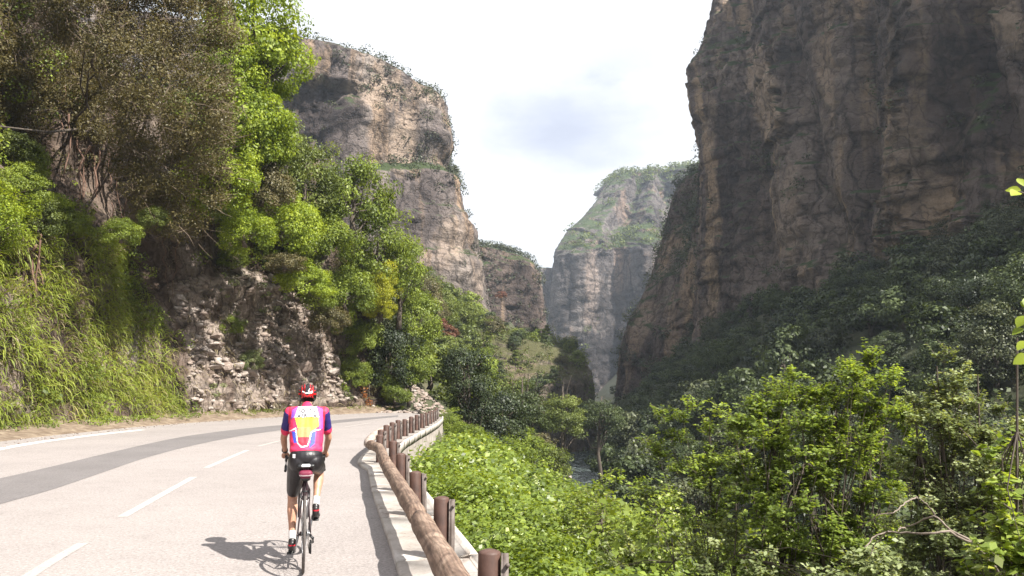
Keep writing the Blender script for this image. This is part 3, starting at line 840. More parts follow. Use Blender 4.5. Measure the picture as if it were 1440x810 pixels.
Db = Db + .9 * np.exp(-(((u_ - 335) / 60) ** 2 + ((v_ - 395) / 22) ** 2)) + .8 * np.exp(-(((u_ - 390) / 50) ** 2 + ((v_ - 520) / 60) ** 2))
Db = Db * sstep(-.4, 1.2, Zb) + .25 * (Zb < 1)
Xb = Xb + bnx[None] * Db; Yb = Yb + bny[None] * Db; Zb = Zb + road_z(BP[:, 1])[None]
ncap = 16
fc = (np.arange(1, ncap + 1) / ncap) ** 1.3
Xb = np.concatenate([Xb, Xb[-1] - bnx[None] * 45 * fc[:, None]]); Yb = np.concatenate([Yb, Yb[-1] - bny[None] * 45 * fc[:, None]])
zc = Zb[-1][None] + 16 * fc[:, None]; Zb = np.concatenate([Zb, zc])
BV = np.stack([Xb, Yb, Zb], -1)
def mask_px(U, V_, poly):
    """points inside a polygon of photo pixels"""
    poly = np.asarray(poly, float); inside = np.zeros(len(U), bool); j = len(poly) - 1
    for i in range(len(poly)):
        xi, yi = poly[i]; xj, yj = poly[j]
        c = ((yi > V_) != (yj > V_)) & (U < (xj - xi) * (V_ - yi) / (yj - yi + 1e-9) + xi)
        inside ^= c; j = i
    return inside
STONE_POLY = [(235, 400), (290, 385), (345, 380), (400, 395), (440, 440), (470, 500), (505, 560), (300, 590), (258, 560), (268, 500), (250, 450)]
_bu, _bv = project(BV.reshape(-1, 3))
bank_pale = .85 * mask_px(_bu, _bv, STONE_POLY) * sstep(-.3, .1, fbm(BV.reshape(-1, 3)[:, 0], BV.reshape(-1, 3)[:, 1], BV.reshape(-1, 3)[:, 2], 3))
bank = link("rock_bank", mesh_np("rock_bank", BV.reshape(-1, 3), grid_quads(BV.shape[0], BV.shape[1]), [BANK_ROCK], attrs={"pale": bank_pale, "stain_shade": np.zeros(BV.shape[0] * BV.shape[1])}))
tag(bank, "steep overgrown rock bank with broken stones rising from the road verge", kind="structure")
du = np.gradient(BV, axis=1); dv = np.gradient(BV, axis=0); BN = np.cross(du, dv); BA = np.linalg.norm(BN, axis=-1); BN /= np.maximum(BA, 1e-6)[..., None]
bV, bN, bA = BV.reshape(-1, 3), BN.reshape(-1, 3), BA.ravel()
bU, bVv = project(bV)
BANK_BVH = BVHTree.FromPolygons([tuple(p) for p in BV[::3, ::3].reshape(-1, 3)], [tuple(int(a) for a in q) for q in grid_quads(*BV[::3, ::3].shape[:2])])
def bank_hit(px, py):
    a, b_ = ray(px, py)
    d = Vector((a, 1, b_)).normalized()
    h = BANK_BVH.ray_cast(Vector((0, 0, CAM_H)), d)
    if h[0] is None: return None, None
    nn = h[1] if h[1].dot(d) < 0 else -h[1]
    return h[0], nn

# ------------------------------------------------------------------ foliage builders
def frames(N):
    """unit normals -> two tangents with random spin"""
    a = np.where(np.abs(N[:, 2:3]) < .9, np.array([[0, 0, 1.0]]), np.array([[1.0, 0, 0]]))
    T = np.cross(a, N); T /= np.maximum(np.linalg.norm(T, axis=1), 1e-6)[:, None]
    B = np.cross(N, T)
    th = rng.uniform(0, 2 * PI, len(N))[:, None]
    return T * np.cos(th) + B * np.sin(th), -T * np.sin(th) + B * np.cos(th)
def unit(a): return a / np.maximum(np.linalg.norm(a, axis=-1, keepdims=True), 1e-6)
def leaf_arrays(C, N, size, aspect=.62, fold=.18, spin=None):
    n = len(C)
    N = unit(N); T, B = frames(N)
    if spin is not None:
        T = unit(spin - N * (spin * N).sum(1, keepdims=True)); B = np.cross(N, T)
    sz = (size if hasattr(size, '__len__') else np.full(n, size))[:, None]
    w = sz * aspect * .5
    V = np.empty((n, 4, 3))
    V[:, 0] = C - T * sz * .5
    V[:, 1] = C + B * w + N * w * fold + T * sz * .02
    V[:, 2] = C + T * sz * .5 - N * sz * .08
    V[:, 3] = C - B * w + N * w * fold + T * sz * .02
    F = np.arange(n * 4).reshape(n, 4)
    return V.reshape(-1, 3), F
def cloud_on_clumps(centers, radii, per, size, flat=.6, up=.7, out=.6, seed=0, jit=.55, var0=None, hollow=.35):
    """leaves scattered in flattened clumps"""
    r = np.random.default_rng(seed)
    K = len(centers)
    cnt = np.maximum(3, (per * (radii / radii.mean()) ** 2).astype(int))
    k = np.repeat(np.arange(K), cnt); n = len(k)
    d = unit(r.normal(size=(n, 3)))
    rad = (r.uniform(hollow, 1.0, n) ** .6)
    off = d * (rad * radii[k])[:, None]; off[:, 2] *= flat
    C = centers[k] + off
    ctr = centers.mean(0)
    N = unit(np.array([0, 0, up])[None] + out * unit(C - ctr) + .5 * d + jit * r.normal(size=(n, 3)))
    base = (r.uniform(.15, .8, K) if var0 is None else var0)
    v = np.clip(base[k] + r.normal(size=n) * .16 , 0, .96)
    v = np.where(r.random(n) < .02, 1.0, v)
    s = size * r.uniform(.6, 1.35, n)
    return C, N, s, v
def crown_clumps(K, rx, ry, rz, seed, lump=.3, low=-.55, rmin=.22, rmax=.42):
    """clump centres through the outer part of an uneven ellipsoid"""
    r = np.random.default_rng(seed)
    d = unit(r.normal(size=(K * 3, 3))); d = d[d[:, 2] > low][:K]
    rr = r.uniform(.45, 1.0, len(d)) ** .5 * (1 + lump * fbm(d[:, 0] * 1.7 + seed, d[:, 1] * 1.7, d[:, 2] * 1.7, 3) * 2)
    C = d * rr[:, None] * np.array([rx, ry, rz]) * .86
    R = r.uniform(rmin, rmax, len(d)) * (rx * ry * rz) ** (1 / 3)
    return C, R
def limbs(mb, base, centers, r0, seed, n=12, bend=.25, sides=6, fork=.4):
    """a tapering trunk with limbs out to some clumps"""
    r = np.random.default_rng(seed)
    base = np.array(base, float); top = centers.mean(0) + np.array([0, 0, .25 * np.ptp(centers[:, 2])])
    k = 7; t = np.linspace(0, 1, k)[:, None]
    trunk = base * (1 - t) + top * t + np.sin(t * PI) * r.normal(size=3) * bend * r0 * 4 + r.normal(size=(k, 3)) * r0 * .25 * np.array([1, 1, 0])
    trunk[0] = base
    mb.tube(trunk, r0 * np.linspace(1.15, .28, k), sides)
    pick = r.choice(len(centers), min(n, len(centers)), replace=False)
    for j in pick:
        c = centers[j]; a = r.uniform(fork * .6, .85)
        s0 = trunk[0] * (1 - a) + trunk[-1] * a
        i = a * (k - 1); i0 = int(i); s0 = trunk[i0] + (trunk[min(i0 + 1, k - 1)] - trunk[i0]) * (i - i0)
        m1 = s0 * .6 + c * .4 + np.array([0, 0, -.08 * np.linalg.norm(c - s0)]) + r.normal(size=3) * .05 * np.linalg.norm(c - s0)
        m2 = s0 * .25 + c * .75 + r.normal(size=3) * .05 * np.linalg.norm(c - s0)
        mb.tube([s0, m1, m2, c], r0 * np.array([.45, .30, .18, .06]) * r.uniform(.7, 1.1), max(4, sides - 2), cap=False)
CROWNS = {}
def crown_mesh(key, K, per, rx, ry, rz, size, seed, **kw):
    C, R = crown_clumps(K, rx, ry, rz, seed, **{k: v for k, v in kw.items() if k in ('lump', 'low', 'rmin', 'rmax')})
    P, N, s, v = cloud_on_clumps(C, R, per, size, seed=seed + 1, **{k: v for k, v in kw.items() if k in ('flat', 'up', 'out', 'jit')})
    V, F = leaf_arrays(P, N, s)
    me = mesh_np(key, V, F, [LEAF['mid']], var=v)
    mb = MB(); limbs(mb, (0, 0, -rz * 1.5), C, .05 * rx + .03, seed + 2, 14)
    tm = mb.mesh(key + "_trunk", BARK)
    CROWNS[key] = (me, tm)
# unit crowns (radius about 1): full ones for the bank, light ones for far slopes
for q in range(6):
    crown_mesh(f"full_crown_{q}", 85, 105, 1, 1, [1.0, .85, 1.15, .95, 1.25, .8][q], .062, 100 + q * 7, lump=.35, rmin=.17, rmax=.34)
for q in range(5):
    crown_mesh(f"far_crown_{q}", 38, 62, 1, 1, [.95, .8, 1.2, 1.0, .75][q], .125, 300 + q * 5, lump=.35, rmin=.22, rmax=.42)
for q in range(3):
    crown_mesh(f"pine_crown_{q}", 45, 60, .55, .55, 1.5, .10, 400 + q * 5, lump=.4, rmin=.22, rmax=.4, flat=.4)
def put_tree(name, label, cat, kind, c, rx, rz, mat, group=None, base=None, q=None, spin=None, single=False, tilt=0.0):
    """a tree from a shared crown: Empty at its foot > trunk, crown"""
    n = {'full': 6, 'far': 5, 'pine': 3}[kind]
    q = rng.integers(n) if q is None else q
    me, tm = CROWNS[f"{kind}_crown_{q}"]
    c = Vector(c); sp = rng.uniform(0, 2 * PI) if spin is None else spin
    base = Vector(base) if base is not None else Vector((c.x, c.y, c.z - rz * 1.5))
    t = thing(name, label, cat, base, 0, group)
    o = link("crown", me, t, c - base, (rng.normal() * .12, rng.normal() * .12 + tilt, sp), (rx, rx, rz))
    o.material_slots[0].link = 'OBJECT'; o.material_slots[0].material = LEAF[mat]
    tr = link("trunk", tm, t, c - base, (0, 0, sp), (rx, rx, max(.3 * rz, (c.z - base.z) / 1.5 * .98)))
    return t

# ------------------------------------------------------------------ concrete ledge beside the road
CONC = simple_noise_mat("ledge_concrete", [(.10, .085, .070), (.21, .185, .16), (.32, .29, .26)], 4.0, .9, .5, .012, 9, (1, 1, 1))
m, n, l, b = new_mat("ledge_slab_concrete")
tcn = n.new("ShaderNodeTexCoord"); P_ = tcn.outputs["Object"]
f0 = noise_node(n, l, P_, 1.6, 8, .7, .6); f1 = noise_node(n, l, P_, 45, 4, .7)
c0 = ramp(n, l, f0, [(.33, (.21, .165, .135)), (.45, (.42, .375, .335)), (.62, (.54, .50, .46))])
c0 = mixc(n, l, .6, c0, ramp(n, l, f1, [(.3, .72), (.6, 1.12)]), 'MULTIPLY')
l.new(c0, b.inputs["Base Color"]); b.inputs["Roughness"].default_value = .9
bump(n, l, b, f1, .5, .006)
SLAB = m
RUST = simple_noise_mat("post_brown_paint", [(.036, .019, .015), (.070, .036, .027), (.12, .066, .050)], 9, .62, .35, .004, 7, (1, 1, .5), spec=.45)
STEEL = simple_noise_mat("weathered_steel", [(.05, .034, .028), (.10, .078, .068), (.17, .145, .13)], 7, .65, .15, .002, 5)
def log_mat(name, cols):
    m, n, l, b = new_mat(name)
    tcn = n.new("ShaderNodeTexCoord"); P_ = tcn.outputs["Object"]
    # grain runs along the object's own length (local y)
    g = noise_node(n, l, mapping(n, l, P_, (9, .7, 9)), 3.0, 8, .7, .8)
    kn = noise_node(n, l, mapping(n, l, P_, (2.2, 1.0, 2.2)), 2.4, 6, .65, 1.6)
    w = n.new("ShaderNodeTexWave"); w.inputs["Scale"].default_value = 5; w.inputs["Distortion"].default_value = 9; w.inputs["Detail"].default_value = 4; w.inputs["Detail Scale"].default_value = 1.4
    l.new(mapping(n, l, P_, (1.6, .22, 1.6)), w.inputs["Vector"])
    col = ramp(n, l, kn, [(.34, cols[0]), (.50, cols[1]), (.68, cols[2])])
    col = mixc(n, l, .55, col, ramp(n, l, w.outputs["Fac"], [(.05, .50), (.35, 1.0), (.9, 1.12)]), 'MULTIPLY')
    col = mixc(n, l, .6, col, ramp(n, l, g, [(.33, .45), (.48, 1.0), (.7, 1.2)]), 'MULTIPLY')
    l.new(col, b.inputs["Base Color"]); b.inputs["Roughness"].default_value = .72; b.inputs["Specular IOR Level"].default_value = .35
    bump(n, l, b, mathn(n, l, 'MULTIPLY_ADD', w.outputs["Fac"], .35, g), .6, .006)
    return m
LOG = log_mat("log_brown", [(.095, .060, .044), (.185, .124, .090), (.30, .222, .168)])
LOG_PALE = log_mat("log_weathered", [(.20, .15, .12), (.36, .29, .25), (.48, .42, .375)])

ES = EDGE_S[(EDGE_S[:, 1] > -3.5) & (EDGE_S[:, 1] < 47)]
el = np.concatenate([[0], np.cumsum(np.linalg.norm(np.diff(ES, axis=0), axis=1))])
def along(s, off=0.0):
    x = np.interp(s, el, ES[:, 0]); y = np.interp(s, el, ES[:, 1])
    x1 = np.interp(s + .3, el, ES[:, 0]) - np.interp(s - .3, el, ES[:, 0]); y1 = np.interp(s + .3, el, ES[:, 1]) - np.interp(s - .3, el, ES[:, 1])
    L = np.hypot(x1, y1); tx, ty = x1 / L, y1 / L
    return x + ty * off, y - tx * off, tx, ty
# arc position of the post whose top the photograph shows at (610, 697)
ss_ = np.linspace(0, el[-1], 4000); ax_, ay_, _, _ = along(ss_, .42)
s_ref = ss_[np.argmin(np.abs(project(np.column_stack([ax_, ay_, np.full_like(ax_, .63)]))[1] - 697) + 1000 * (ay_ < 3))]
post_s = [s_ref - 2.5 * k for k in (3, 2, 1)] + [s_ref]
tgt = [(573, 657), (550, 635), (541, 622), (538, 612)]
s = s_ref
steps = [2.45, 2.4, 2.3, 2.1] + [1.95] * 30
for st in steps:
    s += st
    if s < el[-1] - .3: post_s.append(s)
post_s = [p for p in post_s if p > .1]
LEDGE_H, LEDGE_W = .05, .78
led = thing("ledge_wall", "low pale concrete ledge on a retaining wall along the outer road edge", "retaining wall", (*[float(q) for q in along(s_ref, .4)[:2]], 0))
lb0 = led.location.copy()
# coping slabs between posts with open joints
def slab(s0, s1, k):
    n_ = 5; ss2 = np.linspace(s0 + .028, s1 - .028, n_)
    V = []
    for q in ss2:
        zr = float(road_z(along(q)[1]))
        for off, z in ((0, -.12), (0, LEDGE_H - .015), (.015, LEDGE_H), (LEDGE_W - .09, LEDGE_H), (LEDGE_W - .075, LEDGE_H + .035), (LEDGE_W - .01, LEDGE_H + .035), (LEDGE_W, LEDGE_H + .02), (LEDGE_W, -.12)):
            x, y, _, _ = along(q, off); V.append((x - lb0.x, y - lb0.y, z + zr + (k % 3) * .004))
    V = np.array(V); i = np.arange(n_ * 8).reshape(n_, 8)
    Q = [[i[a, j], i[a, (j + 1) % 8], i[a + 1, (j + 1) % 8], i[a + 1, j]] for a in range(n_ - 1) for j in range(8)]
    E = [[0, 7, 1, 1]]
    T = [[i[0, 0], i[0, j + 1], i[0, j]] for j in range(1, 7)] + [[i[-1, 0], i[-1, j], i[-1, j + 1]] for j in range(1, 7)]
    me = mesh_np("coping_slab", V, [np.array(Q)[:, ::-1], np.array(T)[:, ::-1]], [SLAB])
    link("coping_slab", me, led)
bounds = [post_s[0] - 2.5] + post_s + [el[-1]]
for k in range(len(bounds) - 1):
    if bounds[k + 1] > .05: slab(max(bounds[k], 0), bounds[k + 1], k)
# retaining wall under it
sw = np.arange(0, el[-1], .5); V = []
for q in sw:
    zr = float(road_z(along(q)[1]))
    for off, z in ((.05, -.125), (LEDGE_W - .05, -.125), (LEDGE_W + .12, -2.6), (LEDGE_W - .3, -2.6)):
        x, y, _, _ = along(q, off + .02 * rng.normal() * (z < -1)); V.append((x - lb0.x, y - lb0.y, z + zr))
i = np.arange(len(V)).reshape(len(sw), 4)
Q = [[i[a, j], i[a + 1, j], i[a + 1, j + 1], i[a, j + 1]] for a in range(len(sw) - 1) for j in range(3)]
Q += [[i[-1, 0], i[-1, 1], i[-1, 2], i[-1, 3]]]
link("retaining_wall", mesh_np("retaining_wall", np.array(V), np.array(Q), [CONC]), led)

rail = thing("guard_rail", "timber guard rail of brown posts and thick logs along the road edge", "guard rail", lb0)
# post: round timber with a folded steel channel behind it
pm = MB()
a = np.linspace(0, 2 * PI, 15)[:-1]
def round_post(r, z0, z1, dome=.012):
    V = []; rings = [(r, z0), (r, z1 - .012), (r * .93, z1), (r * .45, z1 + dome)]
    for rr, z in rings: V += [(rr * math.cos(q), rr * math.sin(q), z) for q in a]
    k = len(a); Q = [[i_ * k + j, i_ * k + (j + 1) % k, (i_ + 1) * k + (j + 1) % k, (i_ + 1) * k + j] for i_ in range(3) for j in range(k)]
    V.append((0, 0, z1 + dome)); T = [[3 * k + j, 3 * k + (j + 1) % k, 4 * k] for j in range(k)]
    return V, Q, T
pm.add(*round_post(.073, -.3, .49))
post_me = pm.mesh("post", RUST, smooth=False)
cm = MB(); cm.box((.080, 0, .07), (.010, .12, .80)); cm.box((.105, .056, .07), (.040, .008, .795)); cm.box((.105, -.056, .07), (.040, .008, .795))
chan_me = cm.mesh("steel_channel", STEEL)
bm_ = MB(); bm_.tube([(.118, -.064, .42), (.118, -.082, .42)], .014, 8); bolt_me = bm_.mesh("bolt", STEEL)
for k, q in enumerate(post_s):
    x, y, tx, ty = along(q, .42)
    hvar = rng.normal() * .012
    z0 = float(road_z(y)) + .12 + hvar
    rz = math.atan2(-tx, ty)
    p = link("post", post_me, rail, (x - lb0.x, y - lb0.y, z0), (rng.normal() * .012, rng.normal() * .012, rz + rng.normal() * .1))
    c = link("steel_channel", chan_me, p); link("bolt", bolt_me, p)
# logs, each two bays long
def log(s0, s1, r, mat, k):
    n_ = 26; q = np.linspace(s0 + .03, s1 - .03, n_)
    x, y, tx, ty = along(q, .215)
    z = road_z(y) + .425
    pts = np.column_stack([x, y, z])
    mid = pts[n_ // 2].copy(); yaw = math.atan2(-tx[n_ // 2], ty[n_ // 2])
    c0, s0_ = math.cos(-yaw), math.sin(-yaw)
    L = pts - mid; L = np.column_stack([L[:, 0] * c0 - L[:, 1] * s0_, L[:, 0] * s0_ + L[:, 1] * c0, L[:, 2]])
    rr = r * (1 + .035 * np.sin(np.arange(n_) * .9 + k) + .02 * rng.normal(size=n_)); rr[0] *= .86; rr[-1] *= .86; rr[1] *= 1.03; rr[-2] *= 1.03
    mb = MB(); mb.tube(L, rr, 16, wob=.018)
    me = mb.mesh("log", mat, smooth=True)
    return link("log", me, rail, (mid[0] - lb0.x, mid[1] - lb0.y, mid[2]), (0, 0, yaw))
bays = [post_s[0] - 2.5] + post_s
k = 0
i0 = 0
while i0 + 2 < len(bays):
    s0_, s1_ = max(bays[i0], .1), bays[i0 + 2]
    log(s0_ + .0, s1_, .100 - .0008 * i0, LOG if along(s1_)[1] < 19.5 else LOG_PALE, k)
    k += 1; i0 += 2

# ------------------------------------------------------------------ vegetation on the rock bank
GRASS_POLY = [(-400, 300), (0, 330), (70, 330), (130, 330), (180, 350), (205, 400), (232, 470), (250, 540), (262, 600), (0, 640), (-400, 700)]
CAVE_POLY = [(60, 90), (250, 120), (255, 420), (215, 440), (185, 380), (120, 300), (70, 240), (30, 200), (0, 120)]
front = (bA > 0) & (bV[:, 1] > -5)
def pick_bank(n, wt):
    p = bA * front * wt; p = p / p.sum()
    return rng.choice(len(bV), n, p=p)
inG, inS, inC = mask_px(bU, bVv, GRASS_POLY), mask_px(bU, bVv, STONE_POLY), mask_px(bU, bVv, CAVE_POLY)
nzb = fbm(bV[:, 0] * .45, bV[:, 1] * .45, bV[:, 2] * .45, 4)
nzf = fbm(bV[:, 0] * .9 + 7, bV[:, 1] * .9, bV[:, 2] * .35, 4)
# hanging grass: drooping ribbons of three segments
def blades(sites, L, w, droop, out, mat, name, label, var, parent=None, up=.35):
    C = bV[sites] + rng.normal(size=(len(sites), 3)) * .10; N = bN[sites]
    n = len(sites)
    L = L * rng.uniform(.55, 1.5, n)[:, None]
    d0 = unit(N * out + np.array([0, 0, up]) + .45 * rng.normal(size=(n, 3)))
    side = unit(np.cross(d0, np.array([0, 0, 1.0])) + .3 * rng.normal(size=(n, 3)))
    g = np.array([0, 0, -1.0])
    p0 = C - N * .05; p1 = p0 + d0 * L * .4; d1 = unit(d0 + g * droop * .8); p2 = p1 + d1 * L * .35; d2 = unit(d1 + g * droop * 1.3); p3 = p2 + d2 * L * .35
    W = w * rng.uniform(.6, 1.4, n)[:, None]
    V = np.stack([p0 - side * W * .5, p0 + side * W * .5, p1 - side * W * .55, p1 + side * W * .55, p2 - side * W * .4, p2 + side * W * .4, p3], 1)
    i = np.arange(n)[:, None] * 7
    Q = np.concatenate([i + np.array([[0, 1, 3, 2]]), i + np.array([[2, 3, 5, 4]])]); T = i + np.array([[4, 5, 6]])
    me = mesh_np(name, V.reshape(-1, 3), [Q, T], [mat], var=np.concatenate([var, var, var]))
    o = link(name, me, parent); tag(o, label, kind="stuff"); return o
wt = inG * (.25 + sstep(-.25, .15, nzb)) * sstep(-1, .5, bV[:, 2] + .5)
st = pick_bank(31000, wt)
blades(st, .72, .034, .95, .75, LEAF['grass'], "hanging_grass", "long bright green grass hanging down the bank at the left", np.clip(.45 + nzf[st] * .9 + rng.normal(size=len(st)) * .17, 0, .96))
wt = (inG * 1.0 + (inS * .30) + (bU > 235) * (bU < 520) * (bVv > 300) * .35) * (.15 + sstep(.0, .35, -nzf))
st = pick_bank(13000, wt)
blades(st, .5, .034, .9, .8, LEAF['straw'], "dry_grass", "dry straw coloured grass tufts among the green on the bank", np.clip(.4 + rng.normal(size=len(st)) * .25, 0, .96))
# leafy creepers over the rest of the bank, growing in clumps
def bank_clumps(K, wt, lift, r0, r1):
    st = pick_bank(K, wt)
    R = rng.uniform(r0, r1, K)
    return bV[st] + bN[st] * (R * lift)[:, None] + rng.normal(size=(K, 3)) * .15, R, st
def leaf_stuff(name, label, C, R, per, size, mat, seed, var0=None, **kw):
    P, N, s_, v = cloud_on_clumps(C, R, per, size, seed=seed, var0=var0, **kw)
    V, F = leaf_arrays(P, N, s_)
    o = link(name, mesh_np(name, V, F, [mat], var=v)); tag(o, label, kind="stuff"); return o
w_leaf = (~inG * 1.0 + inG * .30 + 1.2 * inG * (bVv < 380)) * (1 - .93 * inS) * (1 - .8 * inC) * (.15 + sstep(-.2, .2, nzb)) * (bV[:, 2] > -.2) * (bU > -260) * (bU < 720)
C_, R_, st = bank_clumps(1100, w_leaf, .6, .35, 1.0)
leaf_stuff("creepers", "mixed green creepers and bushes covering the bank above the stones", C_, R_, 66, .145, LEAF['fresh'], 71, var0=np.clip(.40 + 1.0 * nzf[st] + rng.normal(size=len(st)) * .15, .05, .85), up=.5, out=.3, jit=.7)
C_, R_, st = bank_clumps(420, w_leaf * (.2 + (bU > 100) * (bU < 560)) + 1.1 * inC * (bVv < 330), .35, .3, .7)
leaf_stuff("dull_undergrowth", "dull olive undergrowth between the brighter creepers on the bank", C_, R_, 70, .12, LEAF['olive'], 72, up=.4, out=.3, jit=.8)
C_, R_, st = bank_clumps(230, 1.2 * ((bU < 130) & (bU > -150) & (bVv > 220) & (bVv < 400)) + inG * (bVv < 480) * (.05 + sstep(.0, .3, nzf)) + .6 * ((bU < 60) & (bVv < 340) & (bVv > 130) & (bU > -200)), .4, .22, .5)
leaf_stuff("fern_clumps", "bright fern like leaves among the hanging grass", C_, R_, 60, .11, LEAF['lime'], 73, up=.6, out=.5)
# verge weeds at the foot of the bank
ft = LEFT_S[(LEFT_S[:, 1] > 10) & (LEFT_S[:, 1] < 66)]
k_ = rng.integers(0, len(ft), 420)
C_ = np.column_stack([ft[k_], road_z(ft[k_, 1]) + .25]) + rng.normal(size=(420, 3)) * np.array([.35, .35, .06]) + np.array([-.15, .35, 0])
uu, _ = project(C_)
C_ = C_[(uu > 140) | (rng.random(420) < .3)]
leaf_stuff("verge_weeds", "low green weeds along the foot of the bank", C_, rng.uniform(.16, .42, len(C_)), 42, .085, LEAF['fresh'], 74, up=.7, out=.4)

# broken stones standing out of the bank: the largest as parts, the rest as one mass
def stone_mesh(seed):
    r = np.random.default_rng(seed)
    bm = bmesh.new()
    for p in unit(r.normal(size=(15, 3))) * r.uniform(.75, 1.0, (15, 1)) * np.array([1, .8, .62]): bm.verts.new(p)
    bmesh.ops.convex_hull(bm, input=bm.verts)
    bmesh.ops.delete(bm, geom=[v for v in bm.verts if not v.link_faces], context='VERTS')
    me = bpy.data.meshes.new("stone"); bm.to_mesh(me); bm.free(); me.materials.append(STONE)
    return me
SM = [stone_mesh(k) for k in range(10)]
wS = inS * (.12 + sstep(-.15, .2, fbm(bV[:, 0] * .7, bV[:, 1] * .7, bV[:, 2] * .7 + 3, 3))) * (bVv < 588)
st = pick_bank(900, wS)
big = []
for k in st:
    if len(big) >= 285: break
    p = bV[k]
    if all((p - q).dot(p - q) > .16 ** 2 for q, _ in big[-40:]): big.append((p, k))
for p, k in big:
    o = link("stone", SM[rng.integers(10)], bank)
    sc = rng.uniform(.22, .55) * rng.choice([.8, 1, 1.3, 1.7])
    nrm = Vector(bN[k])
    o.location = Vector(p) + nrm * sc * .15
    o.scale = (sc * rng.uniform(.8, 1.4), sc * rng.uniform(.6, 1.0), sc * rng.uniform(.5, .9))
    o.rotation_euler = (rng.normal() * .3, rng.normal() * .35, rng.uniform(0, 6.28))
    if rng.random() < .35:
        o.material_slots[0].link = 'OBJECT'; o.material_slots[0].material = STONE_B
def stone_mass(name, label, P, N, smin, smax, mats, parent=None):
    VV, TT, n0, mi = [], [], 0, []
    base = []
    for me in SM:
        v = np.empty(len(me.vertices) * 3); me.vertices.foreach_get("co", v); t = np.array([list(p.vertices) for p in me.polygons]); base.append((v.reshape(-1, 3), t))
    for p, nn in zip(P, N):
        v, t = base[rng.integers(10)]; sc = rng.uniform(smin, smax) * rng.choice([.7, 1, 1.3])
        A = Matrix.Rotation(rng.uniform(0, 6.28), 3, 'Z') @ Matrix.Rotation(rng.normal() * .4, 3, 'X')
        v2 = (v * np.array([sc * 1.1, sc * .8, sc * .75])) @ np.array(A).T + p + nn * sc * .1
        VV.append(v2); TT.append(t + n0); n0 += len(v2); mi.append(np.full(len(t), rng.integers(len(mats))))
    o = link(name, mesh_np(name, np.concatenate(VV), np.concatenate(TT), mats, mat_idx=np.concatenate(mi)), parent); tag(o, label, kind="stuff"); return o
st = pick_bank(1900, wS + .015 * (bU > 100) * (bU < 560) * (bVv > 380) * (bVv < 590) * (nzb < -.1))
stone_mass("small_stones", None, bV[st], bN[st], .12, .34, [STONE, STONE_B], bank)
# leaves growing between the stones
C_, R_, st = bank_clumps(60, inS * (nzf > .12), .4, .15, .38)
leaf_stuff("stone_ivy", "small pale leaves growing out between the bank stones", C_, R_, 45, .10, LEAF['silver'], 75, up=.3, out=.9)

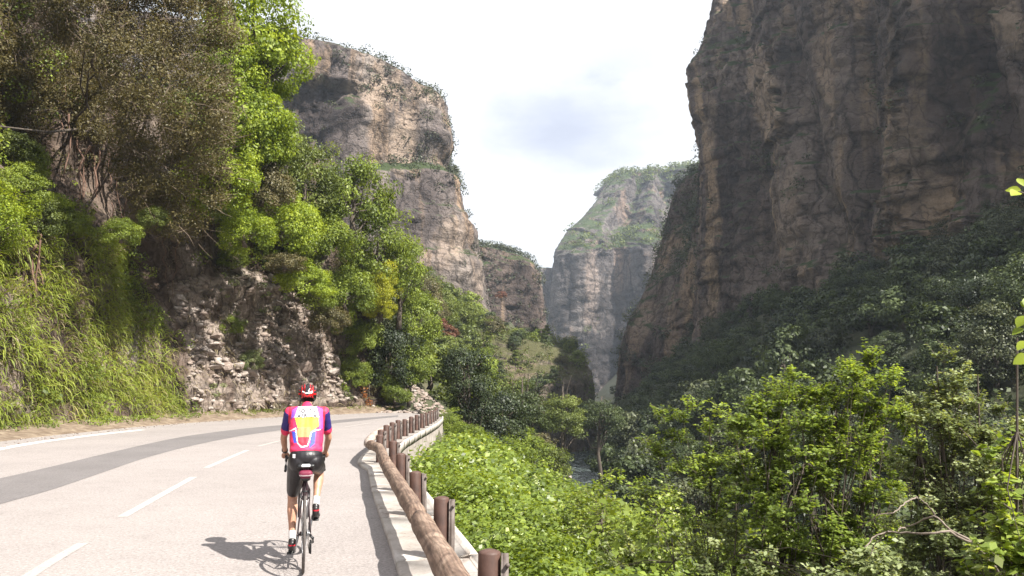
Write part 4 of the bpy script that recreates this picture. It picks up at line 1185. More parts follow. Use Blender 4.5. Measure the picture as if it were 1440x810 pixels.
# trees and bushes of the bank ------------------------------------------
BT = [
 (352, 50, 41, 3.1, 3.6, 'lime', "lime green tree whose top leans out against the sky above the bank", "lime_tree"),
 (378, 95, 42.5, 2.2, 3.0, 'lime', "lime green tree crown right of the top one, against the limestone cliff", "lime_tree"),
 (318, 110, 39, 2.0, 2.8, 'lime', "lime green crown touching the brown twiggy overhang", "lime_tree"),
 (362, 205, 42, 2.0, 2.4, 'lime', "lower lime green crown above the olive twiggy tree", "lime_tree"),
 (322, 232, 39, 1.8, 2.2, 'lime', "yellowish lime crown at the lower end of the bright strip", "lime_tree"),
 (338, 165, 40, 2.7, 3.0, 'lime', "bright lime foliage tree just below the skyline tree on the bank", "lime_tree"),
 (300, 262, 38, 1.9, 2.2, 'lime', "small lime tree beside the brown twiggy overhang, above the dark recess", "lime_tree"),
 (385, 215, 45, 2.0, 3.0, 'mid', "dark green narrow tree between the lime tree and the limestone cliff", "bank_tree"),
 (428, 262, 50, 2.5, 3.0, 'mid', "mid green tree with a ragged top left of the round topped tree", "bank_tree"),
 (497, 285, 54, 2.9, 3.9, 'fresh', "round topped bright green tree standing against the tall cliff", "bank_tree"),
 (532, 365, 56, 2.6, 3.2, 'fresh', "fresh green tree on the outer shoulder below the round topped tree", "bank_tree"),
 (455, 345, 50, 2.3, 2.5, 'fresh', "fresh green tree in the middle of the wooded bank", "bank_tree"),
 (405, 322, 46, 2.1, 2.3, 'lime', "yellowish green tree above the rocky step of the bank", "bank_tree"),
 (368, 270, 43, 1.7, 2.1, 'olive', "olive twiggy tree behind the lime tree", "bank_tree"),
 (562, 392, 59, 2.4, 3.2, 'fresh', "green tree on the outermost shoulder against the cliff foot", "bank_tree"),
 (583, 452, 62, 2.0, 3.2, 'fresh', "tall dark edged tree at the nose of the bank", "bank_tree"),
 (538, 410, 55, 1.15, 1.8, 'yellow', "bright yellow green bush glowing in the middle of the shoulder", "bush"),
 (533, 440, 55.5, 1.0, 1.0, 'yellow', "small yellow leaved bush under the glowing yellow one", "bush"),
 (488, 418, 52, 2.0, 2.4, 'fresh', "dense fresh green bush left of the yellow bush", "bush"),
 (430, 398, 47, 1.7, 1.6, 'lime', "light green bush hanging over the stones", "bush"),
 (534, 505, 57, 2.0, 3.2, 'dark', "dark leaved tree in shade beside the road at the bend", "bank_tree"),
 (505, 470, 54, 1.5, 2.0, 'fresh', "green bush with pale leaf tips left of the dark tree", "bush"),
 (575, 515, 61, 1.9, 2.4, 'fresh', "green tree at the foot of the bank nose", "bank_tree"),
 (556, 556, 60, 1.25, 1.35, 'fresh', "rounded fresh green bush on the verge at the bend", "bush"),
 (345, 330, 41, 1.6, 1.5, 'lime', "yellow green bush at the upper edge of the stones", "bush"),
 (462, 452, 50, 1.3, 1.3, 'olive', "olive bush on the slope right of the stones", "bush"),
 (448, 415, 49, 1.2, 1.5, 'fresh', "leafy bush above the right end of the stones", "bush"),
 (400, 372, 45, 1.2, .9, 'olive', "dry looking low bush on top of the stones", "bush"),
 (485, 520, 53, 1.0, 1.6, 'fresh', "narrow grassy bush near the rusty plant", "bush"),
 (60, 290, 30, .95, .9, 'lime', "bright green shrub with broad leaves high on the grassy bank", "bush"),
 (35, 240, 30, .9, 1.2, 'fresh', "leafy shrub at the left edge above the hanging grass", "bush"),
 (6, 268, 29, 1.2, 1.3, 'fresh', "fresh green shrub at the left edge just above the grass", "bush"),
 (38, 308, 29, 1.0, 1.1, 'mid', "mid green shrub under the broad leaved one at the left", "bush"),
 (90, 318, 30, .9, 1.0, 'fresh', "leafy shrub at the top of the hanging grass, under the roots", "bush"),
 (-25, 310, 28, 1.3, 1.3, 'lime', "yellow green shrub half outside the left edge", "bush"),
 (8, 215, 29, 1.1, 1.3, 'mid', "mid green shrub cut off by the left edge above the grass", "bush"),
 (170, 330, 32, .8, .8, 'fresh', "small leafy bush under the hanging roots", "bush"),
 (215, 310, 34, .7, .8, 'mid', "small dark bush at the mouth of the dark recess", "bush"),
 (345, 505, 44, .85, .8, 'silver', "pale leaved bush growing out of the stones", "bush"),
 (320, 455, 42, .7, .9, 'fresh', "small green bush in the middle of the stones", "bush"),
]
for k, (px, py, Y, rx, rz, mt, lab, nm) in enumerate(BT):
    c = at(px, py, Y)
    hp, hn = bank_hit(px, min(py + 8, 600))
    if hp is not None and hp.y < Y + 4 and nm in ("bush",):
        c = hp + hn * rx * .45; c = (c.x, c.y, c.z)
    elif hp is not None and (hp.y < Y + 6):
        c = hp + hn * rx * .50; c = (c.x, c.y, c.z)
    # foot on the bank below / behind the crown
    h2 = BANK_BVH.ray_cast(Vector((c[0] - .4, c[1] + .3, c[2])), Vector((-.35, .25, -1)).normalized())
    base = h2[0] if h2[0] is not None and (c[2] - h2[0].z) < 5 else Vector((c[0], c[1], c[2] - rz * 1.5))
    if nm == 'bank_tree' or nm == 'lime_tree':
        base = Vector((c[0], c[1], c[2] - rz * 1.05)) if hp is None else Vector(hp) - Vector((0, 0, rz * .55))
    if nm == 'bush': base = Vector((c[0], c[1], c[2] - rz * .9)) if hp is None else hp.copy()
    put_tree(nm, lab, "bush" if nm == "bush" else "tree", 'full', c, rx, rz, mt, base=base, q=k % 6)

# smaller bushes filling the wooded part of the bank
wb = (bU > 245) * (bU < 640) * (bVv > 120) * (bVv < 575) * (1 - .97 * inS) * (1 - inC) * (bV[:, 2] > 1.0) + 1.2 * (bU > 560) * (bU < 640) * (bVv > 200) * (bV[:, 2] > .5)
st = pick_bank(1500, wb); done = []
for k in st:
    if len(done) >= 95: break
    p = bV[k]
    if any(np.linalg.norm(p - q) < 1.25 for q in done): continue
    done.append(p)
    rx = rng.uniform(.9, 1.9); mt = ['fresh', 'mid', 'lime', 'olive', 'fresh', 'fresh', 'lime', 'lime'][rng.integers(8)]
    zone = ("above the stones" if bU[k] < 440 and bVv[k] > 300 else "on the upper bank" if bVv[k] < 300 else "low by the bend" if bVv[k] > 440 else "on the bank shoulder")
    zone += (", under the brown overhang" if bU[k] < 330 else ", beside the lime trees" if bU[k] < 410 else ", below the round topped tree" if bU[k] < 510 else ", near the bank nose")
    tone = {'fresh': "fresh green", 'mid': "mid green", 'lime': "yellow green", 'olive': "olive", 'dark': "dark green"}[mt]
    c = p + bN[k] * rx * .35 + np.array([0, 0, rx * .3])
    put_tree("bank_bush", f"{tone} bush growing {zone}", "bush", 'full', tuple(c), rx, rx * rng.uniform(.8, 1.2), mt, group=f"{tone} bushes {zone}", base=tuple(p - bN[k] * .2))

# the brown green twiggy mass that overhangs from the top left -----------------
m, n, l, b = new_mat("twig_brown"); b.inputs["Roughness"].default_value = .9
tcn = n.new("ShaderNodeTexCoord"); l.new(ramp(n, l, noise_node(n, l, tcn.outputs["Object"], 2.0, 4), [(.35, (.07, .05, .032)), (.65, (.19, .14, .10))]), b.inputs["Base Color"])
TWIG = m
def overhang():
    t = thing("overhanging_bush", "huge olive brown twiggy bush overhanging the top left of the bank", "bush", at(180, 330, 31))
    b0 = np.array(t.location)
    r = np.random.default_rng(55)
    cl = []
    blobs = [(120, 40, 29, 62, 60), (210, 30, 29, 70, 60), (290, 60, 31, 45, 70), (180, 110, 28, 70, 60), (270, 140, 30, 55, 60), (240, 215, 31, 55, 55), (290, 260, 33, 28, 40), (60, 30, 30, 55, 50), (230, 290, 32, 40, 40), (140, 170, 29, 40, 35), (20, 90, 30, 30, 40), (20, -40, 30, 60, 50), (200, -60, 29, 120, 50), (30, 150, 31, 45, 55), (-30, 60, 31, 50, 70), (85, 120, 30, 45, 45), (-20, 170, 31, 40, 50), (120, -20, 30, 70, 35), (190, -15, 30, 60, 35), (265, -15, 31, 50, 35), (230, 60, 30, 50, 40), (190, 235, 31.5, 38, 50), (160, 150, 30, 55, 50), (215, 275, 32.5, 30, 45), (300, 200, 32.5, 30, 60), (100, 90, 29.5, 60, 55), (260, 310, 34, 26, 32)]
    for px, py, Y, ru, rv in blobs:
        for _ in range(int(ru * rv / 38)):
            a = r.uniform(0, 2 * PI); q = math.sqrt(r.random())
            u0, v0 = px + math.cos(a) * q * ru, py + math.sin(a) * q * rv
            hp, hn = bank_hit(u0, v0)
            Yb_ = hp.y - .5 - 2.0 * (1 - q) * r.random() if hp is not None and hp.y < 42 else Y + 3 + r.normal() * .6
            cl.append(at(u0, v0, Yb_ if v0 > 60 else min(Yb_, Y + 4)))
    cl = np.array(cl); R = r.uniform(.28, .6, len(cl))
    P, N, s_, v = cloud_on_clumps(cl, R, 72, .115, seed=56, flat=.8, up=.3, out=.5, jit=.9)
    V, F = leaf_arrays(P - b0, N, s_, aspect=.5)
    link("crown", mesh_np("overhang_crown", V, F, [LEAF['drape']], var=v), t)
    # fine twigs through the crown
    k = 5200; i = r.integers(0, len(cl), k)
    p0 = cl[i] + r.normal(size=(k, 3)) * .25; d = unit((cl[i] - np.array(at(120, 250, 32))) * .35 + r.normal(size=(k, 3)) * 1.2 + np.array([0, 0, -.3])); Lk = r.uniform(.35, 1.1, k)[:, None]
    sd = unit(np.cross(d, r.normal(size=(k, 3)))) * .012
    p1 = p0 + d * Lk * .5 + r.normal(size=(k, 3)) * .05; p2 = p0 + d * Lk + r.normal(size=(k, 3)) * .1
    V = np.stack([p0 - sd, p0 + sd, p1 - sd * .8, p1 + sd * .8, p2 - sd * .3, p2 + sd * .3], 1) - b0
    ii = np.arange(k)[:, None] * 6
    Q = np.concatenate([ii + np.array([[0, 1, 3, 2]]), ii + np.array([[2, 3, 5, 4]])])
    o = link("twigs", mesh_np("overhang_twigs", V.reshape(-1, 3), Q, [TWIG]), t); o["kind"] = "stuff"
    # limbs fanning out of the dark hollow
    mb = MB()
    for _ in range(15):
        e = cl[r.integers(len(cl))]
        hp, hn = bank_hit(r.uniform(85, 190), r.uniform(120, 230)); s0 = np.array(hp) + np.array(hn) * .1
        m1 = s0 * .6 + e * .4 + r.normal(size=3) * .5; m2 = s0 * .25 + e * .75 + r.normal(size=3) * .4
        mb.tube(np.array([s0, m1, m2, e]) - b0, np.array([.085, .06, .035, .012]) * r.uniform(.6, 1.2), 6, cap=False)
    link("trunk", mb.mesh("overhang_limbs", BARK), t)
overhang()
# roots and stems hanging in the hollow
def hanging_roots():
    t = thing("hanging_roots", "reddish brown roots hanging straight down in the dark hollow", "roots", at(130, 280, 31.5))
    b0 = np.array(t.location); r = np.random.default_rng(77)
    for px, y0, y1, ra in ((112, 190, 285, .06), (122, 205, 290, .045), (131, 195, 275, .07), (141, 210, 300, .055), (150, 200, 262, .035), (108, 230, 330, .04), (95, 160, 250, .05), (168, 250, 330, .03), (60, 330, 400, .05), (48, 345, 410, .06), (52, 338, 440, .035), (180, 280, 360, .035), (152, 285, 340, .03), (236, 330, 400, .04), (248, 340, 420, .03), (90, 120, 190, .05)):
        n_ = 7; pts = []
        hp, hn = bank_hit(px, (y0 + y1) / 2)
        Yd = (hp.y - .9) if hp is not None else 32
        for q in np.linspace(0, 1, n_):
            pts.append(np.array(at(px + r.normal() * 2.2 + 5 * math.sin(q * 3 + px), y0 + (y1 - y0) * q, Yd + .3 * math.sin(q * 4))))
        mb = MB(); mb.tube(np.array(pts) - b0, np.linspace(ra, ra * .45, n_), 6)
        link("root", mb.mesh("root", BARK_RED), t)
hanging_roots()
# rusty orange plant at the foot of the bank
def rusty_plant():
    hp, hn = bank_hit(514, 560)
    c0 = np.array(hp) + np.array(hn) * .5
    t = thing("rusty_plant", "tall rust orange plant standing at the foot of the green bank", "plant", c0 - np.array([0, 0, 1.0]))
    C = np.array([np.array(at(514 + a, b_, c0[1] - .2)) for a, b_ in ((-5, 535), (-3, 548), (0, 560), (3, 572), (6, 580), (-8, 522), (-4, 528), (5, 566), (12, 584))])
    P, N, s_, v = cloud_on_clumps(C, np.full(len(C), .3), 60, .12, seed=91, flat=1.3, up=.2)
    m_ = leaf_mat("leaf_rust", (.16, .05, .01), (.30, .10, .02), (.38, .18, .04), .2, tint=(1.1, .9, .6))
    V, F = leaf_arrays(P - np.array(t.location), N, s_)
    link("foliage", mesh_np("rusty_foliage", V, F, [m_], var=v), t)
    mb = MB(); mb.tube([(0, 0, -.2), (.05, 0, .8), (0, 0, 1.8)], [.04, .03, .015], 6); link("stem", mb.mesh("stem", BARK), t)
rusty_plant()

# ------------------------------------------------------------------ scrub on the cliffs
def scrub(site, name, label, n, r0, r1, per, size, mat, wfun, seed, lift=.3, flat=.75):
    V, N, A = SCRUB_SITES[site]
    u, v = project(V)
    vis = (V[:, 1] > 0) & (u > -60) & (u < 1500) & (v > -60) & (v < 640)
    face = (N * unit(np.array([[0, 0, CAM_H]]) - V)).sum(1)
    w = A * vis * wfun(V, N, u, v) * ((face > -.25))
    w = np.maximum(w, 0); w = w / w.sum()
    st = rng.choice(len(V), n, p=w)
    R = rng.uniform(r0, r1, n)
    C = V[st] + N[st] * (R * lift)[:, None] + np.array([0, 0, 1]) * (R * .25)[:, None]
    return leaf_stuff(name, label, C, R, per, size, LEAF[mat], seed, flat=flat, up=.7, out=.2, var0=np.clip(rng.normal(.4, .2, n), .05, .9))
nz_ = lambda V, f, o=0: fbm(V[:, 0] * f + o, V[:, 1] * f, V[:, 2] * f, 3)
scrub("left_cliff", "cliff_scrub", "dark bushes along the rim and ledges of the left cliff", 1050, .8, 2.2, 40, .55, 'scrub',
      lambda V, N, u, v: np.clip(N[:, 2] - .2, 0, 1) ** 1.2 * (u > 330) + .03 * (nz_(V, .05) > .12) + .35 * ((v < 112 + (u - 400) * .17) & (u > 380) & (u < 620)) + .5 * mask_px(u, v, [(560, 195), (640, 215), (655, 270), (600, 262), (545, 235)]), 501)
scrub("headland", "headland_bushes", "dark bushes covering the small headland", 600, 1.2, 2.8, 34, .75, 'scrub', lambda V, N, u, v: np.clip(N[:, 2] + .35, 0, 1) + .5 * (v < 400) + .15, 502)
scrub("far_mountain", "mountain_woods", "woods on the terraces and summit of the hazy far mountain", 1150, 2.4, 5.2, 26, 1.7, 'mid', lambda V, N, u, v: np.clip(N[:, 2] - .42, 0, 1) ** .9 * (1 + 2 * mask_px(u, v, [(780, 345), (960, 300), (960, 345), (800, 365)]) + 2 * (v < 262)) + .012 * (nz_(V, .02) > .1), 503)
scrub("rocky_spur", "spur_scrub", "olive scrub on the sunlit spur above the river", 750, .5, 1.5, 42, .36, 'mid', lambda V, N, u, v: np.clip(N[:, 2] + .3, 0, 1) + .03, 504)
scrub("right_cliff", "right_wall_bushes", "dark bushes clinging to the ledges of the shaded right wall", 520, .7, 2.0, 44, .48, 'scrub',
      lambda V, N, u, v: np.clip(N[:, 2] - .15, 0, 1) * 1.0 + .05 * (nz_(V, .045, 4) > .2) + .3 * (mask_px(u, v, [(1170, 60), (1240, 90), (1330, 130), (1250, 160), (1180, 130)]) | mask_px(u, v, [(1060, 170), (1110, 190), (1110, 250), (1060, 240)])), 505)
scrub("right_buttress", "buttress_bushes", "dense dark bushes on the lower buttress at the valley gap", 650, 1.0, 2.4, 46, .55, 'scrub',
      lambda V, N, u, v: .5 + np.clip(N[:, 2], 0, 1) * 1.5 - .85 * mask_px(u, v, [(880, 470), (900, 410), (945, 390), (985, 420), (985, 500), (890, 505)]) + .4 * (v < 380), 506)

# ------------------------------------------------------------------ trees on the valley slopes
GB = BVHTree.FromPolygons([tuple(p) for p in np.stack([gx, gy, gz], -1).reshape(-1, 3)], [tuple(int(a) for a in q) for q in grid_quads(ny, nx)])
def slope_trees(name, label_fn, group, n, xf, yr, rr, mats, gap, filt, kinds=('far',), seed=1, zup=.62):
    r = np.random.default_rng(seed); pts = []; tries = 0
    while len(pts) < n and tries < 30000:
        tries += 1
        y = yr[0] + (yr[1] - yr[0]) * r.random() ** 1.0
        x0, x1 = xf(y); x = r.uniform(x0, x1)
        z = float(terrain(x, y))
        R = r.uniform(*rr)
        u, v = project(np.array([[x, y, z + R * .8]])); u, v = float(u[0]), float(v[0])
        if not filt(x, y, z, u, v): continue
        if any((x - a) ** 2 + (y - b_) ** 2 < (gap * (R + c)) ** 2 for a, b_, c in pts): continue
        pts.append((x, y, R))
        kd = kinds[r.integers(len(kinds))]
        mt = mats[r.integers(len(mats))]
        rz = R * r.uniform(.85, 1.25) if kd != 'pine' else R * 1.0
        lab, grp = label_fn(x, y, u, v, mt)
        put_tree(name, lab, "tree", kd, (x, y, z + rz * zup + .2), R, rz, mt, group=grp, base=(x, y, z - .1))
    return pts
MW = {'shade': 'dark green', 'dark': 'very dark', 'mid': 'mid green', 'fresh': 'bright green', 'scrub': 'dull green', 'olive': 'olive', 'lime': 'yellow green'}
def lab_right(x, y, u, v, mt):
    tr = x - float(interp(XR, y)) - 5
    band = "near the river" if tr < 9 else ("halfway up" if tr < 24 else "under the wall")
    dist = "near end" if y < 75 else ("middle" if y < 135 else "far end")
    sz = "under the wall's left edge" if u < 960 else ("below the pale scar" if u < 1110 else ("under the wall's middle" if u < 1270 else "by the picture's right side"))
    return f"{MW[mt]} tree {band}, {dist} of shaded slope, {sz}", f"{MW[mt]} trees {band}, {dist} of shaded slope, {sz}"
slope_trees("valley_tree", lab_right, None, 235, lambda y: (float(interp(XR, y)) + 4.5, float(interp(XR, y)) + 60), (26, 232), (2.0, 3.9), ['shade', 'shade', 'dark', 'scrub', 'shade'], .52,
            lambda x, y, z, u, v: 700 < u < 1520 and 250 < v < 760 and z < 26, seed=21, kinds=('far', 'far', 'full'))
def lab_left(x, y, u, v, mt):
    band = "high" if v < 470 else ("halfway up" if v < 540 else "low")
    side = "below the tall left cliff" if u < 690 else "left of the river"
    return f"{MW[mt]} tree {band} on the sunlit slope {side}", f"trees {band} on the sunlit slope {side}"
slope_trees("slope_tree", lab_left, None, 150, lambda y: (-45, float(interp(XR, y)) - 4.5), (64, 232), (1.6, 3.4), ['mid', 'fresh', 'mid', 'shade', 'fresh', 'olive'], .48,
            lambda x, y, z, u, v: 585 < u < 850 and 380 < v < 640 and not (u < 650 and v > 535) and not (x < -3 and y < 73), seed=22, kinds=('far', 'full', 'far', 'pine'))
# small trees standing on the spur
V_, N_, A_ = SCRUB_SITES["rocky_spur"]; u, v = project(V_)
w_ = A_ * (u > 600) * (u < 850) * (v > 400) * (v < 640) * np.clip(N_[:, 2] + .1, 0, 1); st = rng.choice(len(V_), 400, p=w_ / w_.sum()); done = []
for k in st:
    if len(done) >= 60: break
    if any(np.linalg.norm(V_[k] - q) < 2.6 for q in done): continue
    done.append(V_[k]); R = rng.uniform(1.2, 2.3); mt = ['mid', 'fresh', 'olive', 'mid', 'shade'][rng.integers(5)]
    zone = "near the rock nose" if u[k] > 760 else ("on the crest" if v[k] < 500 else "on the flank")
    put_tree("spur_tree", f"{MW[mt]} small tree {zone} of the spur", "tree", ['far', 'pine'][int(rng.random() < .15)], tuple(V_[k] + np.array([0, -.3, R * .6])), R, R * rng.uniform(.8, 1.2), mt, group=f"{MW[mt]} small trees {zone} of the spur", base=tuple(V_[k]))
# a few reddish bushes high on the left slope
for px, py, Y in ((618, 470, 130), (632, 478, 132), (606, 482, 120), (705, 415, 225)):
    h = GB.ray_cast(Vector((0, 0, CAM_H)), Vector((ray(px, py)[0], 1, ray(px, py)[1])).normalized())
    c = at(px, py, Y) if h[0] is None or abs(h[0].y - Y) > 60 else tuple(h[0] + Vector((0, -1, .8)))
    put_tree("russet_bush", "reddish brown bush on the slope below the left cliff", "bush", 'far', c, 1.8, 1.4, 'russet', group="russet bushes on the left slope")

# undergrowth hiding the soil of the slopes
def ground_clumps(K, xf, yr, r0, r1, seed, filt, lift=.2):
    r = np.random.default_rng(seed)
    y = r.uniform(yr[0], yr[1], K * 4); a = r.random(K * 4)
    x0 = np.array([xf(q)[0] for q in y]); x1 = np.array([xf(q)[1] for q in y]); x = x0 + (x1 - x0) * a
    z = terrain(x, y); P = np.column_stack([x, y, z]); u, v = project(P)
    k = np.where(filt(x, y, z, u, v))[0][:K]
    R = r.uniform(r0, r1, len(k))
    P = P[k]; P[:, 2] += R * lift
    return P, R
C_, R_ = ground_clumps(1000, lambda y: (float(interp(XR, y)) + 4.5, float(interp(XR, y)) + 56), (25, 235), .9, 2.0, 31, lambda x, y, z, u, v: (u > 720) & (u < 1500) & (z < 28) & (v < 800))
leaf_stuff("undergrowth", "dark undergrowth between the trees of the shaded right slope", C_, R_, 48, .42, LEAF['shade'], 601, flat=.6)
C_, R_ = ground_clumps(620, lambda y: (-45, float(interp(XR, y)) - 5.0), (58, 235), .6, 1.5, 32, lambda x, y, z, u, v: (u > 580) & (u < 860) & ~((u < 648) & (v > 540)) & ~((x < -3) & (y < 71)))
leaf_stuff("slope_undergrowth", "sunlit bushes covering the slope between road bend and river", C_, R_, 52, .32, LEAF['mid'], 602, flat=.6)

# rubble slope behind the end of the road
r_ = np.random.default_rng(9)
x = r_.uniform(-13, -1.5, 1700); y = r_.uniform(57, 70, 1700); tz_ = terrain(x, y); k = (tz_ > float(road_z(60)) - .5) & (tz_ < float(road_z(60)) + 2.3 + .8 * fbm(x * .3, y * .3, 1, 2))
P = np.column_stack([x, y, terrain(x, y)])[k]
stone_mass("rubble", "pinkish rubble slope where the road disappears round the bend", P, np.tile([0, -.5, .8], (len(P), 1)), .10, .34, [STONE_B, STONE_B, STONE])

# particular trees of the valley --------------------------------------------
def ground_at(x, y): return (x, y, float(terrain(x, y)))
def vt(px, py, Y, rx, rz, mt, lab, nm="valley_tree", q=0, kd='full', grp=None):
    c = at(px, py, Y); g = ground_at(c[0] + .3, c[1]); g = (g[0], g[1], min(g[2], c[2] - rz * .8))
    put_tree(nm, lab, "tree", kd, c, rx, rz, mt, base=g, q=q, group=grp)
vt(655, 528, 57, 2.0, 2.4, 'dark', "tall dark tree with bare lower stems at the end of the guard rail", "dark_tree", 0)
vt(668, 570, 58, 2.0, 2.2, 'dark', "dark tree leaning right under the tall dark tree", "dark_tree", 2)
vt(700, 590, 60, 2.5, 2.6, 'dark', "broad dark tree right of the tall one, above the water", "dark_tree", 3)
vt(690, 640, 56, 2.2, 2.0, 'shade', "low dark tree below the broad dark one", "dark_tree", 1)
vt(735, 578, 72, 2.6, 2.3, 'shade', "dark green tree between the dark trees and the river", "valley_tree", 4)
vt(728, 635, 66, 2.7, 2.3, 'fresh', "spreading yellow green tree leaning over the river bank", "river_tree", 1)
vt(762, 655, 68, 2.4, 2.6, 'mid', "tree with visible grey branches in front of the river", "river_tree", 3)
vt(725, 690, 62, 1.9, 1.8, 'mid', "low tree at the water edge below the spreading one", "river_tree", 5)
vt(790, 590, 95, 3.2, 3.0, 'mid', "pale green tree behind the spreading tree", "valley_tree", 2)
vt(655, 615, 45, 1.1, 1.0, 'fresh', "small bright bush beyond the creepers, under the tall dark tree", "valley_bush", 3)
vt(632, 598, 47, .9, .8, 'fresh', "small bright bush beside the end of the guard rail", "valley_bush", 4)
vt(845, 590, 110, 3.4, 3.0, 'shade', "rounded dark tree on the far bank above the river", "valley_tree", 0)
# boulders by the water
bm_big = []
for px, py, Y in ((775, 690, 84), (790, 655, 108), (760, 700, 78), (800, 640, 118), (815, 668, 98)):
    x_, y_ = ray(px, py)[0] * Y, Y
    o = link("boulder", SM[rng.integers(10)], None, (x_, y_, WATER_Z + .1), (0, 0, rng.uniform(0, 6)), (1.0, .8, .7))
    tag(o, "grey boulder standing in the shaded river", "boulder", "boulders in the river")

# ------------------------------------------------------------------ creepers over the slope beside the guard rail
r_ = np.random.default_rng(14)
K = 9000
y = 1.5 + 52 * r_.random(K) ** 1.25; ex = edge_x(y) + .85
x = ex + .15 + (1.5 + .42 * y) * r_.random(K) ** .9
z = terrain(x, y)
sdist = x - ex
hump = .12 + sstep(.0, 1.6, sdist) * (.62 + .9 * fbm(x * .35, y * .35, 4, 3)) + .25 * r_.random(K)
P = np.column_stack([x, y, z + np.maximum(hump, .08)])
u, v = project(P)
k = (u > 555) & (u < 1250) & (v < 900) & (v > 560)
P, sd_ = P[k], sdist[k]
near = P[:, 1]
for lo_, hi_, sz, per, r0, r1, nm, sd in ((0, 11, .070, 62, .17, .30, "near_creepers", 701), (11, 22, .092, 60, .26, .46, "creepers_middle", 702), (22, 56, .19, 52, .42, .8, "creepers_beyond", 703)):
    q = (near >= lo_) & (near < hi_)
    q = np.where(q)[0][:1400]; print('vines', nm, len(q))
    if not len(q): continue
    nn = fbm(P[q, 0] * .5, P[q, 1] * .5, 1, 3)
    leaf_stuff("creeper_slope", {701: "shiny yellow green creepers nearest the camera outside the guard rail", 702: "sunlit creepers on the slope below the ledge wall", 703: "sunlit creepers where the ledge wall bends away"}[sd],
               P[q], r_.uniform(r0, r1, len(q)), per if sd != 703 else 36, sz, LEAF['vine'], sd, var0=np.clip(.46 + .9 * nn + r_.normal(size=len(q)) * .1, .1, .85), flat=.75, up=.9, out=.25, jit=.55)

# ------------------------------------------------------------------ small trees close to the camera on the right
def sprays(C, R, ctr, twigs, per, size, seed, spread=.55):
    """twigs growing out of each clump with leaves set alternately along them"""
    r = np.random.default_rng(seed)
    K = len(C); k = np.repeat(np.arange(K), twigs); n = len(k)
    outd = unit(C - ctr + np.array([0, 0, .25]))
    d = unit(outd[k] * .5 + r.normal(size=(n, 3)) * spread * np.array([1, 1, .7]) + np.array([0, 0, .28]))
    L = R[k] * r.uniform(.7, 1.7, n)
    p0 = C[k] + r.normal(size=(n, 3)) * (R[k] * .38)[:, None]
    p1 = p0 + d * L[:, None]
    t = (np.arange(per) + .6) / per
    base = p0[:, None] + d[:, None] * (L[:, None, None] * t[None, :, None]); base[..., 2] -= (t ** 2)[None] * L[:, None] * .12
    sd = unit(np.cross(d, np.array([0, 0, 1.0])) + .15 * r.normal(size=(n, 3)))
    sgn = np.where(np.arange(per) % 2, 1.0, -1.0)
    T = unit(d[:, None] * .55 + sd[:, None] * sgn[None, :, None] + r.normal(size=(n, per, 3)) * .22)
    s = size * r.uniform(.65, 1.3, (n, per)) * (1 - .35 * np.abs(t - .45))[None]
    cen = base + T * s[..., None] * .55
    N = unit(np.array([0, 0, 1.0]) + r.normal(size=(n, per, 3)) * .42 + outd[k][:, None] * .25)
    v = np.clip(r.uniform(.2, .75, K)[k][:, None] + r.normal(size=(n, per)) * .15 + .25 * (t[None] - .4), 0, .95)
    v = np.where(r.random(v.shape) < .04, 1.0, v)
    return cen.reshape(-1, 3), N.reshape(-1, 3), s.ravel(), v.ravel(), T.reshape(-1, 3), p0, p1
